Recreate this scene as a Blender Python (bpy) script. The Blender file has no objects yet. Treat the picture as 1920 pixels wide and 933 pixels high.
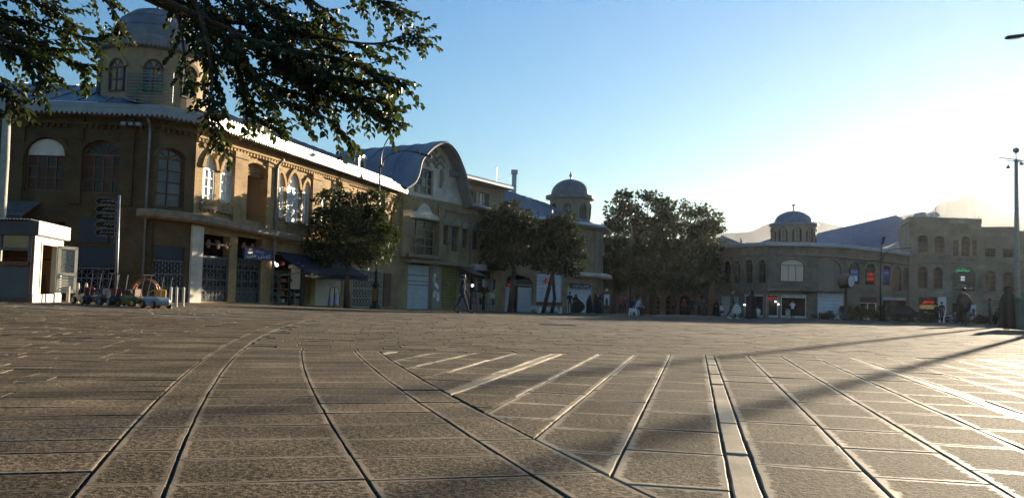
import bpy, bmesh, math, random
from mathutils import Vector, Matrix, geometry, noise
from math import sin, cos, pi, radians as RAD, sqrt, atan2, tan
random.seed(7)
S = bpy.context.scene
COL = S.collection

# ------------------------------------------------------------------ camera, sky, sun, exposure
CAM_H, F_PX = 0.66, 1600.0
cam_d = bpy.data.cameras.new('camera'); cam_d.sensor_width = 36; cam_d.lens = 36 * F_PX / 1920
cam_d.clip_start = 0.05; cam_d.clip_end = 20000
cam = bpy.data.objects.new('camera', cam_d); COL.objects.link(cam); S.camera = cam
ROT = Matrix.Rotation(pi / 2 + RAD(3.415), 3, 'X') @ Matrix.Rotation(RAD(1.5), 3, 'Z')
cam.matrix_world = Matrix.Translation((0, 0, CAM_H)) @ ROT.to_4x4()

SUN_AZ, SUN_EL = RAD(34.8), RAD(8.6)
world = bpy.data.worlds.new('World'); S.world = world; world.use_nodes = True
nt = world.node_tree; bg = nt.nodes['Background']
sky = nt.nodes.new('ShaderNodeTexSky'); sky.sky_type = 'NISHITA'; sky.sun_disc = False
sky.sun_elevation = SUN_EL; sky.sun_rotation = SUN_AZ
sky.altitude = 500; sky.air_density = 1.6; sky.dust_density = .03; sky.ozone_density = 6.0
nt.links.new(sky.outputs[0], bg.inputs[0]); bg.inputs[1].default_value = 0.06
sun_d = bpy.data.lights.new('sun', 'SUN'); sun_d.energy = 5.0; sun_d.angle = RAD(0.65); sun_d.color = (1, 0.83, 0.60)
sun = bpy.data.objects.new('sun', sun_d); COL.objects.link(sun)
sdir = Vector((sin(SUN_AZ) * cos(SUN_EL), cos(SUN_AZ) * cos(SUN_EL), sin(SUN_EL)))
sun.rotation_euler = sdir.to_track_quat('Z', 'Y').to_euler(); sun.location = sdir * 60
S.view_settings.view_transform = 'Standard'; S.view_settings.look = 'None'
S.view_settings.exposure = 1.9; S.view_settings.gamma = 1.0; S.view_settings.use_curve_mapping = False
S.cycles.use_denoising = True; S.cycles.max_bounces = 6; S.cycles.diffuse_bounces = 3; S.cycles.glossy_bounces = 3
S.cycles.transmission_bounces = 4; S.cycles.volume_bounces = 0; S.cycles.transparent_max_bounces = 8
S.cycles.caustics_reflective = False; S.cycles.caustics_refractive = False
S.cycles.sample_clamp_indirect = 6.0

# ------------------------------------------------------------------ where a picture point lies in the place
def ray(px, py): return ROT @ Vector(((px - 960) / F_PX, -(py - 466.5) / F_PX, -1))
def at(px, py, Y):
    d = ray(px, py); return Vector((0, 0, CAM_H)) + d * (Y / d.y)
def smooth(t): t = max(0., min(1., t)); return t * t * (3 - 2 * t)
def G(x, y):
    """height of the plaza floor: level near the camera, draining gently away to the far side"""
    far = max(0., y - 36); z = -0.0095 * (sqrt(far * far + 9) - 3) if far > 0 else 0.
    return max(z, -0.75) + 0.18 * smooth((-x - 6) / 8) * smooth((y - 12) / 12)
def ground_at(px, Y):
    """point on the floor under picture column px at depth Y"""
    p = at(px, 560, Y)
    for _ in range(3):
        z = G(p.x, p.y); lo = at(px, 400, Y); hi = at(px, 700, Y)
        t = (z - lo.z) / (hi.z - lo.z); p = lo.lerp(hi, t)
    return Vector((p.x, p.y, G(p.x, p.y)))
def hgt(px, y0, y1, Y): return at(px, y0, Y).z - at(px, y1, Y).z

# ------------------------------------------------------------------ mesh helpers
class MB:
    def __init__(s): s.v = []; s.f = []; s.mi = []; s.cur = 0
    def add(s, vs, fs):
        n = len(s.v); s.v += [tuple(v) for v in vs]
        for f in fs: s.f.append(tuple(i + n for i in f)); s.mi.append(s.cur)
        return s
    def hexa(s, p): return s.add(p, [(3, 2, 1, 0), (4, 5, 6, 7), (0, 1, 5, 4), (1, 2, 6, 5), (2, 3, 7, 6), (3, 0, 4, 7)])
    def box(s, c, d, rz=0., M=None):
        x, y, z = d[0] / 2, d[1] / 2, d[2] / 2
        ps = [Vector((a * x, b * y, k * z)) for k in (-1, 1) for a, b in ((-1, -1), (1, -1), (1, 1), (-1, 1))]
        R = M if M is not None else Matrix.Rotation(rz, 3, 'Z')
        return s.hexa([R @ p + Vector(c) for p in ps])
    def rbox(s, c, d, b, rz=0., M=None):
        """box with chamfered edges"""
        x, y, z = d[0] / 2, d[1] / 2, d[2] / 2; R = M if M is not None else Matrix.Rotation(rz, 3, 'Z')
        rings = []
        for zz, i in ((-z, b), (-z + b, 0), (z - b, 0), (z, b)):
            rings.append([R @ Vector((px, py, zz)) + Vector(c) for px, py in
              ((-x + i + b, -y + i), (x - i - b, -y + i), (x - i, -y + i + b), (x - i, y - i - b), (x - i - b, y - i), (-x + i + b, y - i), (-x + i, y - i - b), (-x + i, -y + i + b))])
        return s.loft(rings, True, True)
    def loft(s, rings, cap0=False, cap1=False, closed=True):
        n = len(rings[0]); vs = [p for r in rings for p in r]; fs = []
        for k in range(len(rings) - 1):
            for i in range(n if closed else n - 1):
                j = (i + 1) % n; fs.append((k * n + i, k * n + j, (k + 1) * n + j, (k + 1) * n + i))
        if cap0: fs.append(tuple(range(n - 1, -1, -1)))
        if cap1: fs.append(tuple((len(rings) - 1) * n + i for i in range(n)))
        return s.add(vs, fs)
    def tube(s, pts, r, n=7, cap=True):
        pts = [Vector(p) for p in pts]; rr = r if isinstance(r, (list, tuple)) else [r] * len(pts); rings = []
        up = None
        for i, p in enumerate(pts):
            t = (pts[min(i + 1, len(pts) - 1)] - pts[max(i - 1, 0)]).normalized()
            if up is None: up = Vector((0, 0, 1)) if abs(t.z) < .9 else Vector((1, 0, 0))
            a = t.cross(up).normalized(); b = a.cross(t).normalized(); up = b
            rings.append([p + (a * cos(2 * pi * k / n) + b * sin(2 * pi * k / n)) * rr[i] for k in range(n)])
        return s.loft(rings, cap, cap)
    def lathe(s, prof, c, n=24, a0=0., M=None, rip=None):
        c = Vector(c); rings = []
        for r, z in prof:
            ring = []
            for k in range(n):
                a = a0 + 2 * pi * k / n; q = r * (1 + (rip(a, z) if rip else 0)); p = Vector((q * cos(a), q * sin(a), z))
                ring.append((M @ p if M is not None else p) + c)
            rings.append(ring)
        return s.loft(rings, True, True)
    def sphere(s, c, r, n=12, m=8, M=None):
        rx, ry, rz = r if isinstance(r, (tuple, list)) else (r, r, r); c = Vector(c); rings = []
        for i in range(1, m):
            th = pi * i / m
            rings.append([(M @ q if M is not None else q) + c for q in (Vector((rx * sin(th) * cos(2 * pi * k / n), ry * sin(th) * sin(2 * pi * k / n), -rz * cos(th))) for k in range(n))])
        return s.loft(rings, True, True)
    def prism(s, poly, fn, d0, d1):
        """outline of (s, z) pairs, extruded from offset d0 to d1 through fn(s, z, d)"""
        n = len(poly); a = [fn(p[0], p[1], d0) for p in poly]; b = [fn(p[0], p[1], d1) for p in poly]
        return s.add(a + b, [tuple(range(n - 1, -1, -1)), tuple(range(n, 2 * n))] + [(i, (i + 1) % n, n + (i + 1) % n, n + i) for i in range(n)])
    def build(s, name, mats, parent=None, origin=None, smooth=False, label=None, cat=None, group=None, kind=None, attr=None):
        me = bpy.data.meshes.new(name)
        o = bpy.data.objects.new(name, me); COL.objects.link(o)
        if parent is not None:
            o.parent = parent; off = wloc(parent)
            if origin is not None: o.location = Vector(origin) - off; off = Vector(origin)
        else:
            off = Vector(origin) if origin is not None else Vector((0, 0, 0)); o.location = off
        me.from_pydata([(v[0] - off[0], v[1] - off[1], v[2] - off[2]) for v in s.v], [], s.f)
        for m in (mats if isinstance(mats, (list, tuple)) else [mats]): me.materials.append(m)
        if isinstance(mats, (list, tuple)) and len(mats) > 1: me.polygons.foreach_set('material_index', s.mi)
        if smooth: me.polygons.foreach_set('use_smooth', [True] * len(s.f))
        if attr:
            for k, vals in attr.items():
                me.attributes.new(k, 'FLOAT', 'POINT').data.foreach_set('value', vals)
        me.validate(); me.update()
        bm = bmesh.new(); bm.from_mesh(me); bmesh.ops.recalc_face_normals(bm, faces=bm.faces); bm.to_mesh(me); bm.free()
        tag(o, label, cat, group, kind); return o
def wloc(o):
    v = Vector((0, 0, 0))
    while o is not None: v += o.location; o = o.parent
    return v
def tag(o, label=None, cat=None, group=None, kind=None):
    if label: o['label'] = label
    if cat: o['category'] = cat
    if group: o['group'] = group
    if kind: o['kind'] = kind
    return o
def empty(name, loc, label=None, cat=None, group=None, rz=0.):
    o = bpy.data.objects.new(name, None); COL.objects.link(o); o.location = loc; o.rotation_euler.z = rz
    o.empty_display_size = .2
    return tag(o, label, cat, group)
def copy_tree(o, parent=None):
    c = o.copy(); COL.objects.link(c); c.parent = parent
    for ch in list(o.children): copy_tree(ch, c)
    return c

# ------------------------------------------------------------------ materials
MATS = {}
def mat(name, col, rough=.7, var=.25, scale=3., bump=0., bscale=30., metal=0., spec=.4, col2=None, emit=0., streak=False, dirt=0.):
    if name in MATS: return MATS[name]
    m = bpy.data.materials.new(name); m.use_nodes = True; t = m.node_tree; N = t.nodes; L = t.links
    b = N['Principled BSDF']; b.inputs['Roughness'].default_value = rough; b.inputs['Metallic'].default_value = metal
    b.inputs['Specular IOR Level'].default_value = spec
    g = N.new('ShaderNodeNewGeometry')
    if streak:
        mp = N.new('ShaderNodeMapping'); mp.inputs['Scale'].default_value = (1, 1, .18); L.new(g.outputs['Position'], mp.inputs[0]); src = mp.outputs[0]
    else: src = g.outputs['Position']
    n = N.new('ShaderNodeTexNoise'); n.inputs['Scale'].default_value = scale; n.inputs['Detail'].default_value = 6; L.new(src, n.inputs['Vector'])
    r = N.new('ShaderNodeMapRange'); r.inputs[1].default_value = .3; r.inputs[2].default_value = .7; L.new(n.outputs[0], r.inputs[0])
    c1 = tuple(max(0, c * (1 - var)) for c in col) + (1,); c2 = (tuple(col2) if col2 else tuple(c * (1 + var) for c in col)) + (1,)
    mx = N.new('ShaderNodeMix'); mx.data_type = 'RGBA'; mx.inputs[6].default_value = c1; mx.inputs[7].default_value = c2; L.new(r.outputs[0], mx.inputs[0])
    out = mx.outputs[2]
    if dirt > 0:
        n2 = N.new('ShaderNodeTexNoise'); n2.inputs['Scale'].default_value = scale * .35; n2.inputs['Detail'].default_value = 8; n2.inputs['Roughness'].default_value = .7; L.new(src, n2.inputs['Vector'])
        r2 = N.new('ShaderNodeMapRange'); r2.inputs[1].default_value = .45; r2.inputs[2].default_value = .75; r2.inputs[4].default_value = dirt; L.new(n2.outputs[0], r2.inputs[0])
        m2 = N.new('ShaderNodeMix'); m2.data_type = 'RGBA'; L.new(r2.outputs[0], m2.inputs[0]); L.new(out, m2.inputs[6]); m2.inputs[7].default_value = (col[0] * .3, col[1] * .27, col[2] * .24, 1); out = m2.outputs[2]
    L.new(out, b.inputs['Base Color'])
    if bump > 0:
        n3 = N.new('ShaderNodeTexNoise'); n3.inputs['Scale'].default_value = bscale; n3.inputs['Detail'].default_value = 5; L.new(g.outputs['Position'], n3.inputs['Vector'])
        bp = N.new('ShaderNodeBump'); bp.inputs['Strength'].default_value = min(1, bump); bp.inputs['Distance'].default_value = .02 * max(1, bump); L.new(n3.outputs[0], bp.inputs['Height']); L.new(bp.outputs[0], b.inputs['Normal'])
    if emit > 0:
        b.inputs['Emission Color'].default_value = tuple(col) + (1,); b.inputs['Emission Strength'].default_value = emit
    MATS[name] = m; return m
def brick_mat(name, u, c1, c2, mortar, var=.5):
    """weathered brickwork laid along the plan direction u"""
    m = bpy.data.materials.new(name); m.use_nodes = True; t = m.node_tree; N = t.nodes; L = t.links; b = N['Principled BSDF']; b.inputs['Roughness'].default_value = .85; b.inputs['Specular IOR Level'].default_value = .25
    g = N.new('ShaderNodeNewGeometry'); d = N.new('ShaderNodeVectorMath'); d.operation = 'DOT_PRODUCT'; d.inputs[1].default_value = (u[0], u[1], 0); L.new(g.outputs['Position'], d.inputs[0])
    sp = N.new('ShaderNodeSeparateXYZ'); L.new(g.outputs['Position'], sp.inputs[0]); cb = N.new('ShaderNodeCombineXYZ'); L.new(d.outputs['Value'], cb.inputs[0]); L.new(sp.outputs[2], cb.inputs[1])
    k = N.new('ShaderNodeTexBrick'); k.inputs['Scale'].default_value = 1; k.inputs['Brick Width'].default_value = .24; k.inputs['Row Height'].default_value = .075; k.inputs['Mortar Size'].default_value = .008; k.inputs['Mortar Smooth'].default_value = .3; k.inputs['Bias'].default_value = -.1
    k.inputs['Color1'].default_value = tuple(c1) + (1,); k.inputs['Color2'].default_value = tuple(c2) + (1,); k.inputs['Mortar'].default_value = tuple(mortar) + (1,); L.new(cb.outputs[0], k.inputs['Vector'])
    n = N.new('ShaderNodeTexNoise'); n.inputs['Scale'].default_value = .9; n.inputs['Detail'].default_value = 9; n.inputs['Roughness'].default_value = .68; L.new(g.outputs['Position'], n.inputs['Vector'])
    r = N.new('ShaderNodeMapRange'); r.inputs[1].default_value = .3; r.inputs[2].default_value = .72; r.inputs[3].default_value = 1 - var; r.inputs[4].default_value = 1 + var * .6; L.new(n.outputs[0], r.inputs[0])
    mx = N.new('ShaderNodeMix'); mx.data_type = 'RGBA'; mx.blend_type = 'MULTIPLY'; mx.inputs[0].default_value = 1; L.new(k.outputs[0], mx.inputs[6]); L.new(r.outputs[0], mx.inputs[7]); L.new(mx.outputs[2], b.inputs['Base Color'])
    bp = N.new('ShaderNodeBump'); bp.inputs['Strength'].default_value = .7; bp.inputs['Distance'].default_value = .012; bp.invert = True; L.new(k.outputs['Fac'], bp.inputs['Height'])
    n3 = N.new('ShaderNodeTexNoise'); n3.inputs['Scale'].default_value = 14; n3.inputs['Detail'].default_value = 6; L.new(g.outputs['Position'], n3.inputs['Vector'])
    b2 = N.new('ShaderNodeBump'); b2.inputs['Strength'].default_value = .5; b2.inputs['Distance'].default_value = .02; L.new(n3.outputs[0], b2.inputs['Height']); L.new(bp.outputs[0], b2.inputs['Normal']); L.new(b2.outputs[0], b.inputs['Normal'])
    return m
def slab_mat(name, dark, lite, margin):
    """tooled stone: a rough field inside a smoother cement-smeared margin (attribute edge = 1)"""
    m = bpy.data.materials.new(name); m.use_nodes = True; t = m.node_tree; N = t.nodes; L = t.links; b = N['Principled BSDF']; b.inputs['Specular IOR Level'].default_value = .06
    g = N.new('ShaderNodeNewGeometry')
    ae = N.new('ShaderNodeAttribute'); ae.attribute_name = 'edge'; at_ = N.new('ShaderNodeAttribute'); at_.attribute_name = 'tone'
    n1 = N.new('ShaderNodeTexNoise'); n1.inputs['Scale'].default_value = 40; n1.inputs['Detail'].default_value = 4; n1.inputs['Roughness'].default_value = .72; L.new(g.outputs['Position'], n1.inputs['Vector'])
    n2 = N.new('ShaderNodeTexNoise'); n2.inputs['Scale'].default_value = 1.7; n2.inputs['Detail'].default_value = 8; n2.inputs['Roughness'].default_value = .62; L.new(g.outputs['Position'], n2.inputs['Vector'])
    n4 = N.new('ShaderNodeTexNoise'); n4.inputs['Scale'].default_value = 22; n4.inputs['Detail'].default_value = 4; L.new(g.outputs['Position'], n4.inputs['Vector'])
    # ragged margin mask
    a1 = N.new('ShaderNodeMath'); a1.operation = 'MULTIPLY_ADD'; a1.inputs[1].default_value = .9; L.new(n4.outputs[0], a1.inputs[0]); L.new(ae.outputs['Fac'], a1.inputs[2])
    mr = N.new('ShaderNodeMapRange'); mr.inputs[1].default_value = 1.0; mr.inputs[2].default_value = 1.22; L.new(a1.outputs[0], mr.inputs[0])
    r1 = N.new('ShaderNodeMapRange'); r1.inputs[1].default_value = .42; r1.inputs[2].default_value = .60; L.new(n1.outputs[0], r1.inputs[0])
    cf = N.new('ShaderNodeMix'); cf.data_type = 'RGBA'; cf.inputs[6].default_value = tuple(dark) + (1,); cf.inputs[7].default_value = tuple(lite) + (1,); L.new(r1.outputs[0], cf.inputs[0])
    cm = N.new('ShaderNodeMix'); cm.data_type = 'RGBA'; cm.inputs[7].default_value = tuple(margin) + (1,); L.new(mr.outputs[0], cm.inputs[0]); L.new(cf.outputs[2], cm.inputs[6])
    r2 = N.new('ShaderNodeMapRange'); r2.inputs[1].default_value = .3; r2.inputs[2].default_value = .7; r2.inputs[3].default_value = .5; r2.inputs[4].default_value = 1.35; L.new(n2.outputs[0], r2.inputs[0])
    tm = N.new('ShaderNodeMath'); tm.operation = 'MULTIPLY'; L.new(r2.outputs[0], tm.inputs[0]); L.new(at_.outputs['Fac'], tm.inputs[1])
    mu = N.new('ShaderNodeMix'); mu.data_type = 'RGBA'; mu.blend_type = 'MULTIPLY'; mu.inputs[0].default_value = 1; L.new(cm.outputs[2], mu.inputs[6]); L.new(tm.outputs[0], mu.inputs[7]); L.new(mu.outputs[2], b.inputs['Base Color'])
    rr = N.new('ShaderNodeMapRange'); rr.inputs[3].default_value = .9; rr.inputs[4].default_value = .66; L.new(mr.outputs[0], rr.inputs[0]); L.new(rr.outputs[0], b.inputs['Roughness'])
    st = N.new('ShaderNodeMapRange'); st.inputs[3].default_value = .75; st.inputs[4].default_value = .16; L.new(mr.outputs[0], st.inputs[0])
    bp = N.new('ShaderNodeBump'); bp.inputs['Distance'].default_value = .02; L.new(st.outputs[0], bp.inputs['Strength']); L.new(n1.outputs[0], bp.inputs['Height']); L.new(bp.outputs[0], b.inputs['Normal'])
    return m

# ------------------------------------------------------------------ the plaza floor and its paving
M_BED = mat('joint_sand', (.055, .045, .033), .9, .3, 8, .5, 60)
M_FAR = slab_mat('paving_far', (.085, .066, .045), (.215, .170, .116), (.24, .19, .13))
M_SLAB = slab_mat('paving_stone', (.040, .0295, .0185), (.21, .160, .104), (.28, .215, .14))
M_SLABR = slab_mat('paving_stone_right', (.032, .024, .0145), (.175, .135, .086), (.36, .29, .195))
def build_ground():
    ys = [-60, -10, 0] + [2 + k * .75 for k in range(80)] + [70, 80, 92, 110, 140, 200, 400, 1000, 1950]
    xs = [-2600, -1500, -300, -80, -45] + [-36 + k * .75 for k in range(48)] + [2, 6, 12, 20, 30, 45, 70, 120, 300, 1500, 2600]
    mb = MB(); mb.v = [(x, y, G(x, y) - .0115) for y in ys for x in xs]; n = len(xs)
    mb.f = [(j * n + i, j * n + i + 1, (j + 1) * n + i + 1, (j + 1) * n + i) for j in range(len(ys) - 1) for i in range(n - 1)]; mb.mi = [0] * len(mb.f)
    g = mb.build('ground', M_BED, kind='structure', attr={'edge': [0.] * len(mb.v), 'tone': [1.] * len(mb.v)})
    return g
ground = build_ground()
pavement = empty('plaza_pavement', (0, 0, 0)); pavement['kind'] = 'structure'

def clip(poly, n, c):
    out = []
    for i in range(len(poly)):
        a, b = poly[i], poly[(i + 1) % len(poly)]; da = a[0] * n[0] + a[1] * n[1] - c; db = b[0] * n[0] + b[1] * n[1] - c
        if da <= 0: out.append(a)
        if (da < 0 < db) or (db < 0 < da):
            t = da / (da - db); out.append((a[0] + (b[0] - a[0]) * t, a[1] + (b[1] - a[1]) * t))
    return out
def area(p): return .5 * sum(p[i][0] * p[(i + 1) % len(p)][1] - p[(i + 1) % len(p)][0] * p[i][1] for i in range(len(p)))
def inset(poly, g):
    n = len(poly); q = poly
    for i in range(n):
        a, b = poly[i], poly[(i + 1) % n]; dx, dy = b[0] - a[0], b[1] - a[1]; l = sqrt(dx * dx + dy * dy)
        if l < 1e-6: continue
        nn = (dy / l, -dx / l); q = clip(q, nn, nn[0] * a[0] + nn[1] * a[1] - g)
        if len(q) < 3: return []
    return q
def clean(poly):
    out = []
    for p in poly:
        if not out or (p[0] - out[-1][0]) ** 2 + (p[1] - out[-1][1]) ** 2 > 1e-5: out.append(p)
    if len(out) > 1 and (out[0][0] - out[-1][0]) ** 2 + (out[0][1] - out[-1][1]) ** 2 < 1e-5: out.pop()
    return out
A_R = RAD(12.2); R1 = (sin(A_R), cos(A_R)); R2 = (cos(A_R), -sin(A_R))
A_M = RAD(-16.0); M1 = (sin(A_M), cos(A_M)); M2 = (cos(A_M), -sin(A_M))
def warp(p, q):
    q2 = q + .005 * (p - 6) ** 2 - .04
    return (M1[0] * p + M2[0] * q2, M1[1] * p + M2[1] * q2)
def toR(p, q): return (R1[0] * p + R2[0] * q, R1[1] * p + R2[1] * q)
RN = (-.2201, .9755); RC = RN[0] * (-3.03) + RN[1] * 10.06     # the cross band (far side: dot > RC)
slabs = []      # (poly, mat index, gap, margin, tone)
def put(poly, m, gap=.008, margin=.05, tone=None, jit=.22):
    poly = clean(poly)
    if len(poly) < 3: return
    if area(poly) < 0: poly = poly[::-1]
    if area(poly) < .004: return
    slabs.append((poly, m, gap, margin, tone if tone else 1 + random.uniform(-jit, jit * .8)))
def inview(x, y, k=1.0): return y > .6 and -.66 * y - 3.2 * k < x < .66 * y + 3.2 * k
def band_cut(poly):
    """keep only what lies right of the oblique band (its right edge, in short straight runs)"""
    ps = [warp(1.28 * 0 + p, 1.285) for p in (1.5, 4, 6.5, 9, 12)]
    cy = sum(p[1] for p in poly) / len(poly)
    for a, b in zip(ps, ps[1:]):
        if a[1] - .5 <= cy <= b[1] + .5:
            dx, dy = b[0] - a[0], b[1] - a[1]; n = (-dy, dx); poly = clip(poly, n, n[0] * a[0] + n[1] * a[1])
            if len(poly) < 3: return []
    return poly
# right-hand field: long parallel runs with narrow smooth strips
cols = []
for k in range(-3, 8):
    s = .19 + 1.88 * k; cols.append((s - .055, s + .055, True)); w = (1.88 - .11) / 4
    for i in range(4): cols.append((s + .055 + i * w, s + .055 + (i + 1) * w, False))
for q0, q1, strip in cols:
    p = random.uniform(.2, .8)
    while p < 14:
        l = random.uniform(1.0, 1.3) if strip else random.uniform(.6, .74)
        poly = [toR(p, q0), toR(p, q1), toR(p + l, q1), toR(p + l, q0)]; p += l
        cx = sum(t[0] for t in poly) / 4; cy = sum(t[1] for t in poly) / 4
        if not inview(cx, cy): continue
        poly = clip(poly, RN, RC - .008)
        if len(poly) >= 3: poly = band_cut(poly)
        if len(poly) >= 3: put(poly, 2, .0075, .2 if strip else .085, 1.2 if strip else None, .3)
# middle field with its two bands
for q0, q1, l0, l1, tone in ((-.565, -.295, .62, .75, .92), (-.295, .38, .40, .48, None), (.38, 1.0, .40, .48, None), (1.0, 1.285, .66, .8, 1.06)):
    p = 1.5 + random.uniform(0, .4)
    while p < (24 if q0 < -.5 else 13):
        l = random.uniform(l0, l1); poly = [warp(p, q0), warp(p, q1), warp(p + l, q1), warp(p + l, q0)]; p += l
        cx = sum(t[0] for t in poly) / 4; cy = sum(t[1] for t in poly) / 4
        if not inview(cx, cy): continue
        if q0 > -.5: poly = clip(poly, RN, RC - .008)
        if len(poly) >= 3: put(poly, 1, .0055, .06, tone * random.uniform(.85, 1.12) if tone else None, .34)
# left field: courses of uneven width, broken bond
p = 1.2; first = True
while p < 23:
    w = random.choice((.13, .3, .3, .36, .42)) if p < 12 else random.choice((.2, .3, .36)); q = -.565; r = random.random() * .8
    while True:
        l = random.uniform(.45, 1.15) + (r if q == -.565 else 0); a, b = warp(p, q), warp(p, q - l)
        if a[0] < -.66 * a[1] - 3.4 or q < -30: break
        put([warp(p, q - l), a, warp(p + w, q), warp(p + w, q - l)], 1, .0085 if p < 6 else .005, .03, None, .4); q -= l
    p += w
# beyond the cross band: running bond of smaller slabs
E1 = (RN[1], -RN[0]) ; row = 0; d = RC
while d < 56:
    w = .42 if row == 0 else random.choice((.3, .3, .36)) if d < 24 else .55
    l = .66 if d < 24 else 1.1; off = random.random() * l; a0 = -int(40 / l) * l + off
    i = 0
    while a0 + i * l < 44:
        s0 = a0 + i * l; i += 1; ll = l
        pts = [(E1[0] * s + RN[0] * t, -0 + (.2201) * s + RN[1] * t) for s, t in ((s0, d), (s0 + ll, d), (s0 + ll, d + w), (s0, d + w))]
        cx = sum(t[0] for t in pts) / 4; cy = sum(t[1] for t in pts) / 4
        if not inview(cx, cy): continue
        # leave the left field and its curved band alone
        pm = cx * M1[0] + cy * M1[1]
        if pm < 24:
            qm = cx * M2[0] + cy * M2[1] - .005 * (pm - 6) ** 2 + .04
            if qm < -.25: continue
            if qm < .25:
                e = [warp(pm - 1, -.29), warp(pm + 1, -.29)]; dx, dy = e[1][0] - e[0][0], e[1][1] - e[0][1]; nn = (-dy, dx); pts = clip(pts, nn, nn[0] * e[0][0] + nn[1] * e[0][1])
                if len(pts) < 3: continue
        put(pts, 0 if d > 16 else 1, .008 if d < 24 else .014, .035, None, .25)
    d += w; row += 1
slabs.sort(key=lambda s: (sum(p[1] for p in s[0]) / len(s[0])) ** 2 / max(.05, area(s[0])))
def slab_into(mb, edge, tones, sl, rich):
    poly, m, gap, margin, tone = sl
    top = inset(poly, gap); top = clean(top)
    if len(top) < 3: return False
    cx = sum(p[0] for p in top) / len(top); cy = sum(p[1] for p in top) / len(top)
    dz = random.gauss(0, .0009) - .001; ta, tb = random.gauss(0, .004), random.gauss(0, .005)
    
    Z = lambda x, y, k=0.: G(x, y) + dz + ta * max(-.6, min(.6, x - cx)) + tb * max(-.6, min(.6, y - cy)) + k
    n = len(top); mb.cur = m; strip = margin >= .2
    jit = lambda p: (p[0] + random.uniform(-.002, .002), p[1] + random.uniform(-.002, .002))
    r0 = [(x, y, Z(x, y, -.03)) for x, y in top]; r1 = [(x, y, Z(x, y, -.0022)) for x, y in top]
    in1 = inset(top, .004); in2 = inset(top, margin)
    if rich and len(in1) == n and len(in2) == n:
        rings = [r0, r1, [(x, y, Z(x, y)) for x, y in in1], [(x, y, Z(x, y, -.0008)) for x, y in in2]]; ed = [1, 1, 1, 0] if m == 2 else [.2, .3, 1, 0]
    elif len(in1) == n: rings = [r0, r1, [(x, y, Z(x, y)) for x, y in in1]]; ed = [.2, .3, .6]
    else: rings = [r0, [(x, y, Z(x, y)) for x, y in top]]; ed = [.3, .7]
    if rich and cy < 10:      # worn, slightly wavy edges
        seg = [max(1, int(sqrt((top[(i + 1) % n][0] - top[i][0]) ** 2 + (top[(i + 1) % n][1] - top[i][1]) ** 2) / .13)) for i in range(n)]; new = []; jit_ = [[(0, 0)] + [(random.gauss(0, .0013), random.gauss(0, .0013)) for _ in range(s_ - 1)] for s_ in seg]
        for q, r in enumerate(rings):
            f_ = 1 if q < len(rings) - 1 else .4; o_ = []
            for i in range(n):
                a, b = r[i], r[(i + 1) % n]
                for k in range(seg[i]): t = k / seg[i]; jx, jy = jit_[i][k]; o_.append((a[0] + (b[0] - a[0]) * t + jx * f_, a[1] + (b[1] - a[1]) * t + jy * f_, a[2] + (b[2] - a[2]) * t ))
            new.append(o_)
        rings = new; n = len(rings[0])
    mb.loft(rings, False, False)
    k = len(mb.v); mb.v.append((cx, cy, Z(cx, cy))); base = k - n
    for i in range(n): mb.f.append((base + i, base + (i + 1) % n, k)); mb.mi.append(m)
    for e in ed: edge += [1. if strip else float(e)] * n
    edge.append(1. if strip else 0.); tones += [tone] * (len(edge) - len(tones)); return True
SM = [M_FAR, M_SLAB, M_SLABR]
for sl in slabs[:300]:
    mb = MB(); e = []; t = []
    if slab_into(mb, e, t, sl, True):
        mb.mi = [0] * len(mb.mi); c = sl[0][0]
        mb.build('paving_slab', SM[sl[1]], pavement, origin=(c[0], c[1], 0), attr={'edge': e, 'tone': t})
mb = MB(); e = []; t = []
for sl in slabs[300:]: slab_into(mb, e, t, sl, sl[0][0][1] < 14)
mb.build('paving_slabs', SM, pavement, kind='stuff', attr={'edge': e, 'tone': t})
# ------------------------------------------------------------------ facades
class Facade:
    def __init__(s, A, B):
        s.A = Vector((A[0], A[1])); s.B = Vector((B[0], B[1])); s.L = (s.B - s.A).length; s.u = (s.B - s.A) / s.L
        n = Vector((s.u.y, -s.u.x)); s.n = n if n.dot(-s.A) > 0 else -n
    def P(s, a, z, d=0.): return Vector((s.A.x + s.u.x * a + s.n.x * d, s.A.y + s.u.y * a + s.n.y * d, z))
    def sz(s, px, py, d=0.):
        r = ray(px, py); o = Vector((0, 0, CAM_H)); q = s.A + s.n * d
        t = ((q.x - o.x) * s.n.x + (q.y - o.y) * s.n.y) / (r.x * s.n.x + r.y * s.n.y); h = o + r * t
        return (h.x - s.A.x) * s.u.x + (h.y - s.A.y) * s.u.y, h.z
    def rect(s, x0, x1, yt, yb, d=0.):
        """picture box (left, right, top and bottom at its middle) -> s0, s1, z0, z1 on the wall"""
        m = (x0 + x1) / 2; a = s.sz(x0, (yt + yb) / 2, d)[0]; b = s.sz(x1, (yt + yb) / 2, d)[0]
        return min(a, b), max(a, b), s.sz(m, yb, d)[1], s.sz(m, yt, d)[1]
def plan(px, Y): p = ground_at(px, Y); return (p.x, p.y)
def outline(kind, s0, s1, z0, z1, zs=None, n=10):
    w = s1 - s0; c = (s0 + s1) / 2
    if kind == 'rect': return [(s0, z0), (s1, z0), (s1, z1), (s0, z1)]
    if zs is None: zs = z1 - min(w / 2, (z1 - z0) * .4)
    pts = [(s0, z0), (s1, z0)]
    for i in range(n + 1):
        t = i / n
        if kind == 'round': a = pi * t; pts.append((c + w / 2 * cos(a), zs + (z1 - zs) * sin(a)))
        else:   # pointed
            x = 1 - 2 * t; k = 1 - abs(x); pts.append((c + w / 2 * x, zs + (z1 - zs) * (1 - (1 - k) ** 1.7) ** .75 if 0 < t < 1 else zs))
    return pts
def shrink(poly, g):
    q = inset(poly, g); return q if len(q) >= 3 else poly
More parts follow.
